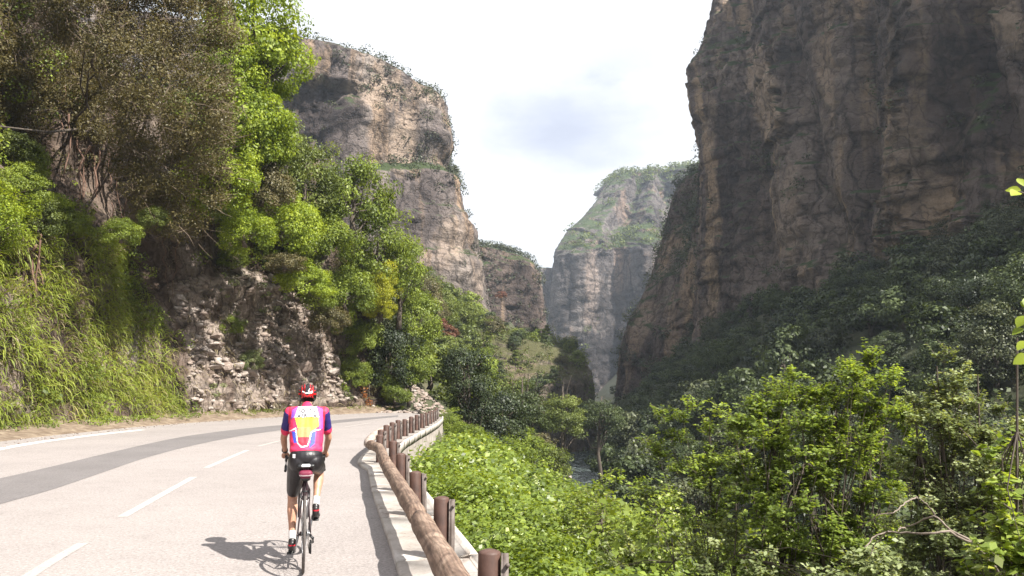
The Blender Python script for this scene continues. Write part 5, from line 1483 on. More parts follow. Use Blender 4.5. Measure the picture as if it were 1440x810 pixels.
def near_tree(name, label, blobs, size, twigs, per, mt, seed, stems, stem_r, density=1.0, dy=.35, leaf_asp=.62, bark=BARK, cat="tree"):
    r = np.random.default_rng(seed); C = []; R = []
    for px, py, Y, rp in blobs:
        Rm = rp * Y / FPX
        n = max(1, int(density * (rp / 11.0) ** 2))
        for _ in range(n):
            a = r.uniform(0, 2 * PI); q = math.sqrt(r.random()) * rp
            C.append(at(px + math.cos(a) * q, py + math.sin(a) * q, Y + r.normal() * Rm * dy * 1.6)); R.append(r.uniform(.75, 1.3) * 12.5 * Y / FPX)
    C = np.array(C); R = np.array(R); ctr = C.mean(0) - np.array([0, 0, .3])
    P, N, s_, v, T, p0, p1 = sprays(C, R, ctr, twigs, per, size, seed + 1)
    # foot of the plant on the slope
    sx = [at(px, py, Y) for px, py, Y in stems]
    bx = float(np.mean([q[0] for q in sx])); by = float(np.mean([q[1] for q in sx]))
    b0 = np.array([bx, by, float(terrain(bx, by)) - .1])
    t = thing(name, label, cat, b0)
    V, F = leaf_arrays(P - b0, N, s_, aspect=leaf_asp, spin=T)
    link("crown", mesh_np(name + "_crown", V, F, [LEAF[mt]], var=v), t)
    # twigs as thin three sided rods
    d = unit(p1 - p0); a_ = unit(np.cross(d, np.array([.3, .2, 1.0]))); b_ = np.cross(d, a_); w0 = .0035
    ring0 = [p0 + a_ * w0, p0 + (-.5 * a_ + .87 * b_) * w0, p0 + (-.5 * a_ - .87 * b_) * w0]; ring1 = [p1 + a_ * w0 * .4, p1 + (-.5 * a_ + .87 * b_) * w0 * .4, p1 + (-.5 * a_ - .87 * b_) * w0 * .4]
    V = np.stack(ring0 + ring1, 1) - b0; i = np.arange(len(V))[:, None] * 6
    Q = np.concatenate([i + np.array([[0, 1, 4, 3]]), i + np.array([[1, 2, 5, 4]]), i + np.array([[2, 0, 3, 5]])])
    o = link("twigs", mesh_np(name + "_twigs", V.reshape(-1, 3), Q, [bark]), t); o["kind"] = "stuff"
    # stems from the foot, then branches to the clumps
    for j, q in enumerate(sx):
        mb = MB()
        g = b0 + np.array([r.normal() * .12, r.normal() * .12, -.1]); q = np.array(q)
        m1 = g * .6 + q * .4 + np.array([r.normal() * .15, r.normal() * .1, 0]); m2 = g * .25 + q * .75 + r.normal(size=3) * .06
        top = q + (q - g) * .25 + np.array([0, 0, .3]) * np.linalg.norm(q - g) * .3
        mb.tube(np.array([g, m1, m2, q, top]) - b0, stem_r * np.array([1.2, 1.0, .8, .6, .25]) * r.uniform(.7, 1.1), 8, cap=False)
        idx_ = np.where(np.argmin(np.linalg.norm(C[:, None] - np.array(sx)[None], axis=2), axis=1) == j)[0]
        r.shuffle(idx_)
        for c in C[idx_[:34]]:
            a = r.uniform(.15, .95); s0 = m1 * (1 - a) + q * a if a < .7 else q * .5 + top * .5
            mid = s0 * .5 + c * .5 + np.array([0, 0, .06]) + r.normal(size=3) * .05
            mb.tube(np.array([s0, mid, c]) - b0, stem_r * np.array([.35, .22, .08]), 5, cap=False)
        link("trunk", mb.mesh("trunk", bark), t)
    return t
near_tree("slope_tree_near", "bright green multi stemmed young tree in the sun, with the highest tip on the slope",
    [(1212, 508, 9.4, 18), (1185, 545, 9.4, 38), (1235, 560, 9.6, 38), (1130, 560, 9.3, 42), (1080, 575, 9.3, 34), (1190, 600, 9.4, 60), (1060, 620, 9.3, 42), (1120, 640, 9.2, 62), (1260, 625, 9.6, 45), (1210, 680, 9.4, 62), (1060, 690, 9.2, 45), (1130, 720, 9.2, 60), (1220, 760, 9.3, 55), (1090, 780, 9.0, 60), (1170, 800, 9.2, 50)],
    .056, 15, 10, 'near', 801, [(1095, 690, 9.3), (1160, 700, 9.3), (1178, 690, 9.5), (1215, 700, 9.5), (1140, 715, 9.2)], .030, density=.85)
near_tree("silver_tree_near", "paler shiny leaved tree right of the bright one, dead branch in front",
    [(1325, 515, 7.6, 16), (1345, 545, 7.6, 30), (1300, 570, 7.8, 24), (1375, 585, 7.6, 36), (1330, 610, 7.6, 45), (1395, 640, 7.5, 46), (1300, 660, 7.8, 40), (1350, 690, 7.6, 56), (1300, 740, 7.7, 50), (1380, 760, 7.5, 60), (1430, 690, 7.4, 45), (1320, 800, 7.5, 60), (1440, 620, 7.5, 24), (1475, 700, 7.4, 60)],
    .046, 15, 10, 'silver', 811, [(1330, 690, 7.6), (1380, 700, 7.6), (1300, 720, 7.7)], .026, density=.9)
near_tree("slope_sapling", "green sapling with airy side shoots left of the bright young tree",
    [(935, 598, 11.2, 20), (985, 592, 11, 24), (1020, 610, 10.8, 30), (925, 640, 11.2, 24), (965, 645, 11, 40), (1020, 665, 10.8, 45), (990, 705, 10.8, 44), (1040, 735, 10.6, 45), (915, 690, 11.3, 20)],
    .058, 13, 10, 'near', 821, [(1000, 700, 11), (1035, 720, 10.8)], .022, density=.8)
near_tree("slope_bush_near", "low yellow green bush in front of the river view",
    [(820, 715, 14, 34), (865, 700, 14, 40), (905, 715, 13.6, 40), (850, 750, 13.4, 50), (920, 765, 13, 55), (790, 760, 13.6, 40), (980, 790, 12, 50), (860, 800, 12.6, 55), (760, 800, 13, 40), (950, 710, 13.5, 24)],
    .085, 8, 7, 'vine', 831, [(850, 760, 13.4), (920, 770, 13)], .02, density=.75, cat="bush")
near_tree("slope_bush_low", "pale speckled low bush at the bottom edge beside the young trees",
    [(1030, 795, 9.2, 50), (960, 810, 9.6, 50), (1090, 815, 8.6, 50), (880, 825, 10, 50), (1000, 760, 10, 30), (1240, 815, 7.2, 50), (1180, 820, 7.6, 40)],
    .060, 9, 7, 'silver', 841, [(1030, 820, 9.2), (950, 825, 9.6)], .02, density=.75, cat="bush")
near_tree("edge_bush", "large leaved bright bush nearest the camera at the right edge",
    [(1405, 640, 4.4, 18), (1432, 655, 4.3, 24), (1420, 700, 4.3, 28), (1395, 740, 4.4, 22), (1440, 745, 4.2, 36), (1410, 790, 4.2, 36), (1460, 810, 4.1, 50), (1370, 800, 4.4, 22)],
    .058, 6, 6, 'near', 851, [(1430, 740, 4.3), (1450, 760, 4.3)], .014, density=.8, cat="bush")
# leafy shoots at the right edge, very near
def shoot(label, pts, Y, leaves, size, base):
    P = np.array([at(px, py, Y) for px, py in pts]); b0 = np.array(base)
    t = thing("leafy_shoot", label, "branch", b0)
    mb = MB(); full = np.concatenate([[b0], P]) if True else P
    mb.tube(full - b0, np.linspace(.011, .0025, len(full)), 6, cap=False); link("stem", mb.mesh("stem", BARK), t)
    r = np.random.default_rng(int(pts[0][1]))
    for px, py, ang, sc in leaves:
        c = np.array(at(px, py, Y + r.normal() * .04)); T = np.array([math.cos(ang), .25 * r.normal(), math.sin(ang)]); N = unit(np.array([-.25 + .3 * r.normal(), -.8, .75 + .2 * r.normal()]))
        T = unit(T - N * (T @ N)); B = np.cross(N, T); L = size * sc; W = L * .34
        prof = [(0, 0), (.12, .45), (.32, .95), (.55, 1.0), (.78, .66), (1.0, 0)]
        V = [c + T * L * a - N * .1 * L * a * a - b0 for a, _ in prof]; n_ = len(V)
        V += [c + T * L * a + B * W * w + N * W * w * .35 - N * .1 * L * a * a - b0 for a, w in prof[1:-1]] + [c + T * L * a - B * W * w + N * W * w * .35 - N * .1 * L * a * a - b0 for a, w in prof[1:-1]]
        m4 = n_ - 2; Q, Tt = [], []
        Tt += [[0, 1, n_], [0, n_ + m4, 1]]
        for j in range(m4 - 1): Q += [[1 + j, 2 + j, n_ + j + 1, n_ + j], [2 + j, 1 + j, n_ + m4 + j, n_ + m4 + j + 1]]
        Tt += [[m4, n_ - 1, n_ + m4 - 1], [m4, n_ + 2 * m4 - 1, n_ - 1]]
        me = mesh_np("leaf", np.array(V), [np.array(Q), np.array(Tt)], [LEAF['lime']], var=np.full(len(Q) + len(Tt), r.uniform(.45, .9)), smooth=True)
        link("leaf", me, t)
foot = at(1530, 760, 2.7); foot = (foot[0], foot[1], float(terrain(foot[0], foot[1])))
shoot("leafy shoot tip with three lime leaves high at the right edge", [(1520, 600), (1500, 420), (1470, 320), (1440, 272), (1428, 268)], 2.7,
      [(1436, 268, 2.5, .75), (1432, 270, 3.9, .85), (1446, 266, .6, .8), (1440, 262, 1.7, .7), (1448, 280, -.6, .8), (1452, 275, -2.3, .7)], .065, foot)
shoot("leafy shoot with lime leaves halfway up the right edge", [(1520, 660), (1490, 590), (1465, 540), (1446, 500), (1440, 440)], 2.75,
      [(1442, 444, 3.6, .8), (1446, 436, 1.6, .8), (1440, 462, 3.9, .7), (1446, 480, 3.3, .8), (1450, 500, 3.7, 1.0), (1455, 510, 2.4, .8), (1462, 520, 3.9, .7), (1440, 430, .6, .7)], .065, (foot[0] + .1, foot[1], foot[2]))
# dead branch ---------------------------------------------------------------
b0 = np.array(at(1400, 800, 6.5)); t = thing("dead_branch", "bare pinkish grey dead branch sticking out of the bushes", "branch", b0)
BR = [[(185, 710), (215, 675), (270, 655), (340, 660), (400, 665), (470, 655), (560, 695)], [(205, 740), (215, 710), (240, 680), (270, 655)], [(325, 645), (380, 620), (430, 600), (470, 640), (560, 695), (600, 735), (650, 800)], [(175, 640), (230, 600), (290, 590), (330, 555), (365, 537)],
      [(365, 537), (400, 560), (430, 600)], [(300, 655), (310, 640), (325, 645)]]
for k, br in enumerate(BR):
    P = np.array([at(1140 + a / 2.453, 480 + b_ / 2.453, 6.4 + .15 * math.sin(j + k)) for j, (a, b_) in enumerate(br)]) - b0
    P = np.column_stack([np.interp(np.linspace(0, len(P) - 1, 20), np.arange(len(P)), P[:, c]) for c in range(3)]) + rng.normal(size=(20, 3)) * .004
    mb = MB(); mb.tube(P, np.linspace(.005, .011, 20) * (1.0 if k in (0, 2) else .6), 7)
    link("twig", mb.mesh("twig", BARK_PALE, smooth=True), t)

# ------------------------------------------------------------------ the cyclist and the bicycle
HEAD_DIR = math.atan2(.255, .967)          # riding direction, turned from +y towards -x
bx_, by_ = on_road(426, 806)
def organic(parts, voxel, mats, name, smooth=6):
    """one continuous surface grown round tapering limbs: parts are (p0, r0, p1, r1) or (centre, (rx, ry, rz), rotation)"""
    mb = MB()
    for p in parts:
        if len(p) == 4:
            p0, r0, p1, r1 = np.array(p[0], float), p[1], np.array(p[2], float), p[3]
            d = p1 - p0; L = np.linalg.norm(d); d = d / max(L, 1e-6)
            pts = []; rr = []
            for a in np.linspace(PI / 2, 0, 5)[:-1]: pts.append(p0 - d * r0 * math.sin(a)); rr.append(max(r0 * math.cos(a), 1e-4))
            for q in np.linspace(0, 1, 5): pts.append(p0 + d * L * q); rr.append(r0 + (r1 - r0) * q)
            for a in np.linspace(0, PI / 2, 5)[1:]: pts.append(p1 + d * r1 * math.sin(a)); rr.append(max(r1 * math.cos(a), 1e-4))
            mb.tube(pts, rr, 16)
        else:
            c, r3, rot = p
            pts = [np.array([0, 0, -math.cos(a)]) for a in np.linspace(.02, PI - .02, 13)]; rr = [math.sin(a) for a in np.linspace(.02, PI - .02, 13)]
            m2 = MB(); m2.tube(pts, rr, 20); V = np.concatenate(m2.v) * np.array(r3)
            R = Matrix.Rotation(rot, 3, 'X'); V = V @ np.array(R).T + np.array(c)
            mb.add(V, np.concatenate(m2.q), np.concatenate(m2.t))
    me = mb.mesh(name + "_src", mats[0])
    o = bpy.data.objects.new(name + "_src", me); COL.objects.link(o)
    m = o.modifiers.new("r", 'REMESH'); m.mode = 'VOXEL'; m.voxel_size = voxel
    sm = o.modifiers.new("s", 'SMOOTH'); sm.factor = .5; sm.iterations = smooth
    dg = bpy.context.evaluated_depsgraph_get(); dg.update()
    out = bpy.data.meshes.new_from_object(o.evaluated_get(dg))
    bpy.data.objects.remove(o); bpy.data.meshes.remove(me)
    out.name = name; out.materials.clear()
    for mm_ in mats: out.materials.append(mm_)
    out.polygons.foreach_set("use_smooth", np.ones(len(out.polygons), bool)); out.update()
    return out
def colour_faces(me, fn):
    n_ = len(me.polygons); c = np.empty(n_ * 3); me.polygons.foreach_get("center", c); nm = np.empty(n_ * 3); me.polygons.foreach_get("normal", nm)
    me.polygons.foreach_set("material_index", fn(c.reshape(-1, 3), nm.reshape(-1, 3)).astype(np.int32)); me.update()
def drop_faces(me, keep):
    n_ = len(me.polygons); c = np.empty(n_ * 3); me.polygons.foreach_get("center", c)
    k = keep(c.reshape(-1, 3)); bm = bmesh.new(); bm.from_mesh(me); bm.faces.ensure_lookup_table()
    bmesh.ops.delete(bm, geom=[bm.faces[i] for i in np.where(~k)[0]], context='FACES'); bm.to_mesh(me); bm.free()
def cloth_mat(name, c, rough=.6, sheen=0, spec=.35, bs=.15):
    m, n, l, b = new_mat(name); tcn = n.new("ShaderNodeTexCoord")
    f = noise_node(n, l, tcn.outputs["Object"], 14, 4, .6)
    l.new(ramp(n, l, f, [(.3, tuple(x * .82 for x in c)), (.7, tuple(min(1, x * 1.1) for x in c))]), b.inputs["Base Color"])
    b.inputs["Roughness"].default_value = rough; b.inputs["Specular IOR Level"].default_value = spec
    bump(n, l, b, f, bs, .02); return m
m, n, l, b = new_mat("skin"); tcn = n.new("ShaderNodeTexCoord")
l.new(ramp(n, l, noise_node(n, l, tcn.outputs["Object"], 22, 5), [(.3, (.40, .20, .13)), (.7, (.50, .27, .18))]), b.inputs["Base Color"])
b.inputs["Roughness"].default_value = .5; b.inputs["Subsurface Weight"].default_value = .08; b.inputs["Subsurface Radius"].default_value = (.02, .008, .004)
SKIN = m
PINK, PURPLE, NAVY = cloth_mat("jersey_pink", (.72, .035, .11)), cloth_mat("jersey_purple", (.24, .085, .50)), cloth_mat("jersey_navy", (.030, .022, .16))
WHITE, YELLOW, ORANGE, BLUE = cloth_mat("jersey_white", (.78, .76, .76)), cloth_mat("jersey_yellow", (.90, .58, .05)), cloth_mat("jersey_orange", (.86, .22, .09)), cloth_mat("jersey_blue", (.06, .08, .50))
REDC = cloth_mat("jersey_red", (.60, .02, .04))
LYCRA = cloth_mat("black_shorts", (.013, .011, .013), .42, spec=.5, bs=.3)
SOCK = cloth_mat("white_sock", (.70, .68, .66), .8)
BLACKP = cloth_mat("black_plastic", (.012, .012, .013), .38, spec=.5, bs=.03)
SHOE = cloth_mat("black_shoe", (.025, .022, .022), .35, spec=.5, bs=.1)
HAIR = cloth_mat("dark_hair", (.02, .014, .010), .7)
HRED = cloth_mat("helmet_red", (.38, .012, .014), .25, spec=.6, bs=.02)
HBLK = cloth_mat("helmet_black", (.012, .012, .014), .25, spec=.6, bs=.02)
HWHT = cloth_mat("helmet_white", (.72, .70, .70), .25, spec=.6, bs=.02)

rider = thing("person", "cyclist seen from behind in a pink, yellow and purple jersey and black shorts", "person", (bx_, by_, 0), HEAD_DIR)
rider.scale = (.875, 1.0, .985)
J = dict(hipL=(-.088, .25, .965), kneeL=(-.128, .50, .615), ankL=(-.118, .355, .235), hipR=(.088, .25, .965), kneeR=(.155, .640, .855), ankR=(.118, .375, .545),
         shL=(-.185, .565, 1.415), shR=(.185, .565, 1.415), elL=(-.245, .69, 1.165), elR=(.25, .70, 1.165), wrL=(-.225, .865, 1.005), wrR=(.225, .865, 1.005),
         neck=(0, .625, 1.49), head=(0, .725, 1.585))
V3 = lambda k: np.array(J[k])
def mix3(a, b_, t): return tuple(V3(a) * (1 - t) + V3(b_) * t)
body = []
for sgn, S in ((-1, 'L'), (1, 'R')):
    body += [(J['hip' + S], .092, mix3('hip' + S, 'knee' + S, .5), .076), (mix3('hip' + S, 'knee' + S, .5), .076, J['knee' + S], .056), (J['knee' + S], .056, mix3('knee' + S, 'ank' + S, .12), .050)]
    # calf with its belly at the back
    kn, an = V3('knee' + S), V3('ank' + S); cb = kn * .68 + an * .32 + np.array([0, -.024, 0]); cl_ = kn * .38 + an * .62 + np.array([0, -.006, 0])
    body += [(tuple(kn), .050, tuple(cb), .057), (tuple(cb), .057, tuple(cl_), .042), (tuple(cl_), .042, tuple(an), .031), (tuple(an), .031, tuple(an + np.array([0, .05, -.05])), .028)]
    body += [(J['sh' + S], .057, mix3('sh' + S, 'el' + S, .5), .047), (mix3('sh' + S, 'el' + S, .5), .047, J['el' + S], .037), (J['el' + S], .038, mix3('el' + S, 'wr' + S, .35), .036), (mix3('el' + S, 'wr' + S, .35), .036, J['wr' + S], .024)]
    # hand on the brake hood: palm and five separate fingers closed round it
    w = V3('wr' + S); pc = w + np.array([-.004 * sgn, .045, -.012])
    body += [(tuple(w), .024, tuple(pc), .026), (tuple(pc + np.array([.014 * sgn, 0, 0])), .021, tuple(pc + np.array([.020 * sgn, .028, -.004])), .020), (tuple(pc - np.array([.014 * sgn, 0, 0])), .021, tuple(pc + np.array([-.014 * sgn, .028, -.004])), .019)]
    for f_, (dy_, ln_) in enumerate(((.042, .9), (.026, 1.0), (.008, .95), (-.010, .78))):
        k0 = pc + np.array([.030 * sgn, dy_, .000]); k1 = k0 + np.array([.012 * sgn, .006, -.026 * ln_]); k2 = k1 + np.array([-.018 * sgn, .004, -.022 * ln_]); k3 = k2 + np.array([-.020 * sgn, 0, .002])
        body += [(tuple(k0), .0105, tuple(k1), .0095), (tuple(k1), .0095, tuple(k2), .009), (tuple(k2), .009, tuple(k3), .008)]
    t0 = pc + np.array([-.028 * sgn, -.004, -.004]); t1 = t0 + np.array([-.012 * sgn, .024, -.018]); t2 = t1 + np.array([.006 * sgn, .020, -.014])
    body += [(tuple(t0), .0125, tuple(t1), .011), (tuple(t1), .011, tuple(t2), .009)]
body += [((0, .27, .99), .10, (0, .33, 1.12), .095), ((0, .33, 1.12), .095, (0, .49, 1.32), .095), ((-.11, .54, 1.375), .062, (.11, .54, 1.375), .062), ((0, .57, 1.395), .07, (0, .625, 1.46), .056), ((0, .61, 1.46), .056, (0, .70, 1.545), .054)]
body += [((0, .725, 1.585), (.078, .098, .108), -.25), ((0, .79, 1.53), .045, (0, .80, 1.505), .030),
         ((0, .815, 1.575), .014, (0, .838, 1.553), .014), ((-.078, .715, 1.572), (.010, .018, .030), 0), ((.078, .715, 1.572), (.010, .018, .030), 0)]
bmesh_body = organic(body, .0105, [SKIN, HAIR], "body", 5)
def body_col(c, nn):
    # short dark hair at the back of the head, down to the nape
    d = np.linalg.norm((c - np.array([0, .715, 1.60])) / np.array([.086, .100, .112]), axis=1)
    return ((c[:, 2] > 1.525) & (c[:, 1] < .755) & (np.abs(c[:, 0]) < .074) & (c[:, 2] < 1.72)).astype(int)
colour_faces(bmesh_body, body_col)
body_o = link("body", bmesh_body, rider)
# face: eyes and mouth (turned away from the camera)
EYE = cloth_mat("eye", (.03, .02, .02), .2); LIP = cloth_mat("lip", (.35, .10, .08), .5)
for sgn in (-1, 1):
    mb = MB(); mb.tube([(.030 * sgn, .806, 1.590), (.030 * sgn, .815, 1.588)], [.012, .006], 10); link("eye", mb.mesh("eye", EYE), rider)
mb = MB(); mb.tube([(-.022, .822, 1.522), (0, .829, 1.519), (.022, .822, 1.522)], [.004, .006, .004], 8); link("mouth", mb.mesh("mouth", LIP), rider)

# jersey ------------------------------------------------------------------
def ell(c, r): return (c, r, 0)
jer = [((0, .255, 1.085), (.172, .130, .085), 0), ((-.055, .28, 1.10), .118, (-.07, .44, 1.30), .122), ((.055, .28, 1.10), .118, (.07, .44, 1.30), .122), ((-.07, .44, 1.30), .120, (-.105, .535, 1.40), .088), ((.07, .44, 1.30), .120, (.105, .535, 1.40), .088),
       ((0, .30, 1.12), .128, (0, .52, 1.385), .118), ((0, .55, 1.40), .085, (0, .625, 1.475), .063), ((-.09, .54, 1.405), .078, (-.185, .565, 1.415), .066), ((.09, .54, 1.405), .078, (.185, .565, 1.415), .066)]
for S in 'LR':
    jer += [(J['sh' + S], .067, mix3('sh' + S, 'el' + S, .35), .060), (mix3('sh' + S, 'el' + S, .35), .060, mix3('sh' + S, 'el' + S, .68), .056)]
jm = organic(jer, .0072, [PINK, PURPLE, NAVY, WHITE, YELLOW, ORANGE, BLUE, REDC], "jersey", 8)
# soft cloth folds
nv = len(jm.vertices); co = np.empty(nv * 3); jm.vertices.foreach_get("co", co); co = co.reshape(-1, 3); no = np.empty(nv * 3); jm.vertices.foreach_get("normal", no); no = no.reshape(-1, 3)
fold = .006 * fbm(co[:, 0] * 9, co[:, 1] * 6, co[:, 2] * 22, 3) + .004 * np.sin(co[:, 2] * 60 + 5 * fbm(co[:, 0] * 6, co[:, 1] * 6, co[:, 2] * 6, 2)) * sstep(1.22, 1.10, co[:, 2])
co = co + no * fold[:, None]; jm.vertices.foreach_set("co", co.ravel().astype(np.float32)); jm.update()
drop_faces(jm, lambda c: ~((c[:, 2] < 1.045 + .10 * np.clip(c[:, 1] - .2, 0, .3)) | ((c[:, 2] > 1.475) & (c[:, 1] > .60))))
def jersey_col(c, nn):
    x, z = c[:, 0] + .004, c[:, 2]
    # back panels are laid out in the plane the camera side shows; cx, cy as on a 623 wide drawing of the back
    cx = 305 + x * 935; cy = (1.7 - z) / .0066 * 6.23 + 12
    backside = nn[:, 1] < .35
    m_ = np.zeros(len(c))
    P_ = lambda poly: mask_px(cx, cy, poly)
    arm = np.abs(x) > .178 - .0 * z
    m_[P_([(160, 245), (228, 212), (196, 300), (150, 330)])] = 1
    m_[P_([(398, 212), (468, 245), (466, 410), (436, 420), (425, 300)])] = 1
    m_[P_([(222, 215), (402, 212), (432, 312), (184, 312)]) & backside] = 3
    m_[P_([(186, 310), (428, 310), (428, 388), (340, 432), (230, 424)]) & backside] = 4
    m_[P_([(228, 395), (345, 395), (362, 430), (344, 520), (320, 552), (250, 545), (222, 500), (212, 430)]) & backside] = 5
    m_[P_([(222, 480), (356, 480), (336, 560), (240, 555)]) & backside] = 7
    m_[P_([(160, 432), (206, 430), (222, 530), (186, 528)])] = 6
    m_[P_([(352, 438), (402, 425), (388, 540), (338, 572)])] = 6
    pip = [(140, 432), (200, 405), (212, 480), (222, 530), (262, 562), (318, 552), (340, 500), (352, 440), (400, 420), (440, 420)]
    for (a0, b0_), (a1, b1_) in zip(pip[:-1], pip[1:]):
        L2 = (a1 - a0) ** 2 + (b1_ - b0_) ** 2; tt_ = np.clip(((cx - a0) * (a1 - a0) + (cy - b0_) * (b1_ - b0_)) / L2, 0, 1)
        dd = np.hypot(cx - a0 - tt_ * (a1 - a0), cy - b0_ - tt_ * (b1_ - b0_)); m_[(dd < 4.8) & backside] = 3
    # sleeves: navy with a pink cuff and a red stripe along the shoulder
    for S, sg in (('L', -1), ('R', 1)):
        a, b1 = V3('sh' + S), V3('el' + S); d = b1 - a; L = np.linalg.norm(d); d /= L
        rel = c - a; tt_ = rel @ d; rad = np.linalg.norm(rel - tt_[:, None] * d, axis=1)
        sl = (c[:, 0] * sg > .165) & (rad < .11)
        m_[sl & (tt_ > -.02)] = 2
        m_[sl & (tt_ > L * .60)] = 0
        m_[sl & (np.abs(c[:, 0] * sg - .185) < .012) & (tt_ < .08)] = 7
    return m_
colour_faces(jm, jersey_col)
jersey = link("jersey", jm, rider)
# lettering on the back: flat print laid onto the cloth
JB = BVHTree.FromPolygons([v.co.copy() for v in jm.vertices], [tuple(p.vertices) for p in jm.polygons])
INK = cloth_mat("print_black", (.02, .015, .03), .7)
def lettering(text, zc, size, arch, width):
    cu = bpy.data.curves.new("lettering", 'FONT'); cu.body = text; cu.size = size; cu.align_x = 'CENTER'; cu.space_character = 1.12; cu.offset = .0016
    o = bpy.data.objects.new("lettering_src", cu); COL.objects.link(o)
    dg = bpy.context.evaluated_depsgraph_get(); me = bpy.data.meshes.new_from_object(o.evaluated_get(dg)); bpy.data.objects.remove(o)
    bm = bmesh.new(); bm.from_mesh(me); bmesh.ops.triangulate(bm, faces=bm.faces)
    for _ in range(2): bmesh.ops.subdivide_edges(bm, edges=[e for e in bm.edges if e.calc_length() > .006], cuts=1)
    w_ = max(v.co.x for v in bm.verts) - min(v.co.x for v in bm.verts); k = width / w_
    for v in bm.verts:
        x = v.co.x * k; z = zc + v.co.y - arch * (x / (width / 2)) ** 2
        h = JB.ray_cast(Vector((x, -.2, z)), Vector((0, 1, 0)))
        if h[0] is not None: v.co = h[0] + Vector((0, -.0022, .0006))
        else: v.co = Vector((x, .45, z))
    bm.to_mesh(me); bm.free(); me.materials.clear(); me.materials.append(INK)
    lo = link("lettering", me, jersey); return lo
lettering("SOUTH", 1.428, .047, .006, .178)
lettering("AFRICA", 1.383, .046, .004, .215)

# shorts --------------------------------------------------------------------
sho = [((0, .225, 1.02), (.178, .135, .105), 0), ((-.070, .215, .975), (.112, .118, .105), 0), ((.070, .215, .975), (.112, .118, .105), 0), ((0, .26, 1.05), .115, (0, .30, 1.08), .100)]
for S in 'LR':
    sho += [(J['hip' + S], .104, mix3('hip' + S, 'knee' + S, .5), .088), (mix3('hip' + S, 'knee' + S, .5), .088, mix3('hip' + S, 'knee' + S, .80), .074)]
sm_ = organic(sho, .007, [LYCRA, WHITE], "shorts", 6)
colour_faces(sm_, lambda c, nn: ((np.abs(c[:, 0] + .125) < .014) & (np.abs(c[:, 2] - 1.035) < .016) & (nn[:, 1] < 0)).astype(int))
link("shorts", sm_, rider)
# socks and shoes --------------------------------------------------------------
for S, sg, fa in (('L', -1, -.12), ('R', 1, -.38)):
    an = V3('ank' + S); kn = V3('knee' + S); up = unit(kn - an)
    so = organic([(tuple(an + up * .085), .0385, tuple(an), .037), (tuple(an), .037, tuple(an + np.array([0, .03, -.03])), .036)], .005, [SOCK], "sock", 3); link("sock", so, rider)
    hl = an + np.array([0, -.038, -.062]); f = np.array([sg * .06, math.cos(fa), math.sin(fa)]); f = f / np.linalg.norm(f); dn = np.array([0, 0, -1.0])
    sh_ = [(tuple(hl + np.array([0, .015, .028])), .036, tuple(hl + f * .03), .037), (tuple(hl + f * .02 + np.array([0, 0, .01])), .037, tuple(hl + f * .15 + dn * -.0), .041), (tuple(hl + f * .14), .041, tuple(hl + f * .215 - np.array([0, 0, .004])), .030), (tuple(an + np.array([0, -.010, -.012])), .040, tuple(hl + f * .08 + np.array([0, 0, .02])), .038)]
    shm = organic(sh_, .006, [SHOE, REDC, WHITE], "shoe", 3)
    colour_faces(shm, lambda c, nn: np.where((np.abs(c[:, 2] - (hl[2] + .018)) < .006) & (c[:, 1] < hl[1] + .05), 1, np.where((nn[:, 2] > .6) & (np.abs(((c - hl) @ f) - .12) < .009), 2, 0)))
    sho_o = link("shoe", shm, rider)
    mb = MB(); mb.box(hl + f * .115 + np.array([0, 0, -.043]), (.062, .09, .012), 0, .004); link("cleat", mb.mesh("cleat", BLACKP), sho_o)
# wrist watch
mb = MB(); w = V3('wrL'); mb.tube([w + np.array([-.004, -.036, .036]), w + np.array([.0, -.020, .022])], [.033, .0325], 14); mb.box(w + np.array([-.034, -.030, .034]), (.012, .034, .034), 0, .003); link("wristwatch", mb.mesh("wristwatch", BLACKP), rider)
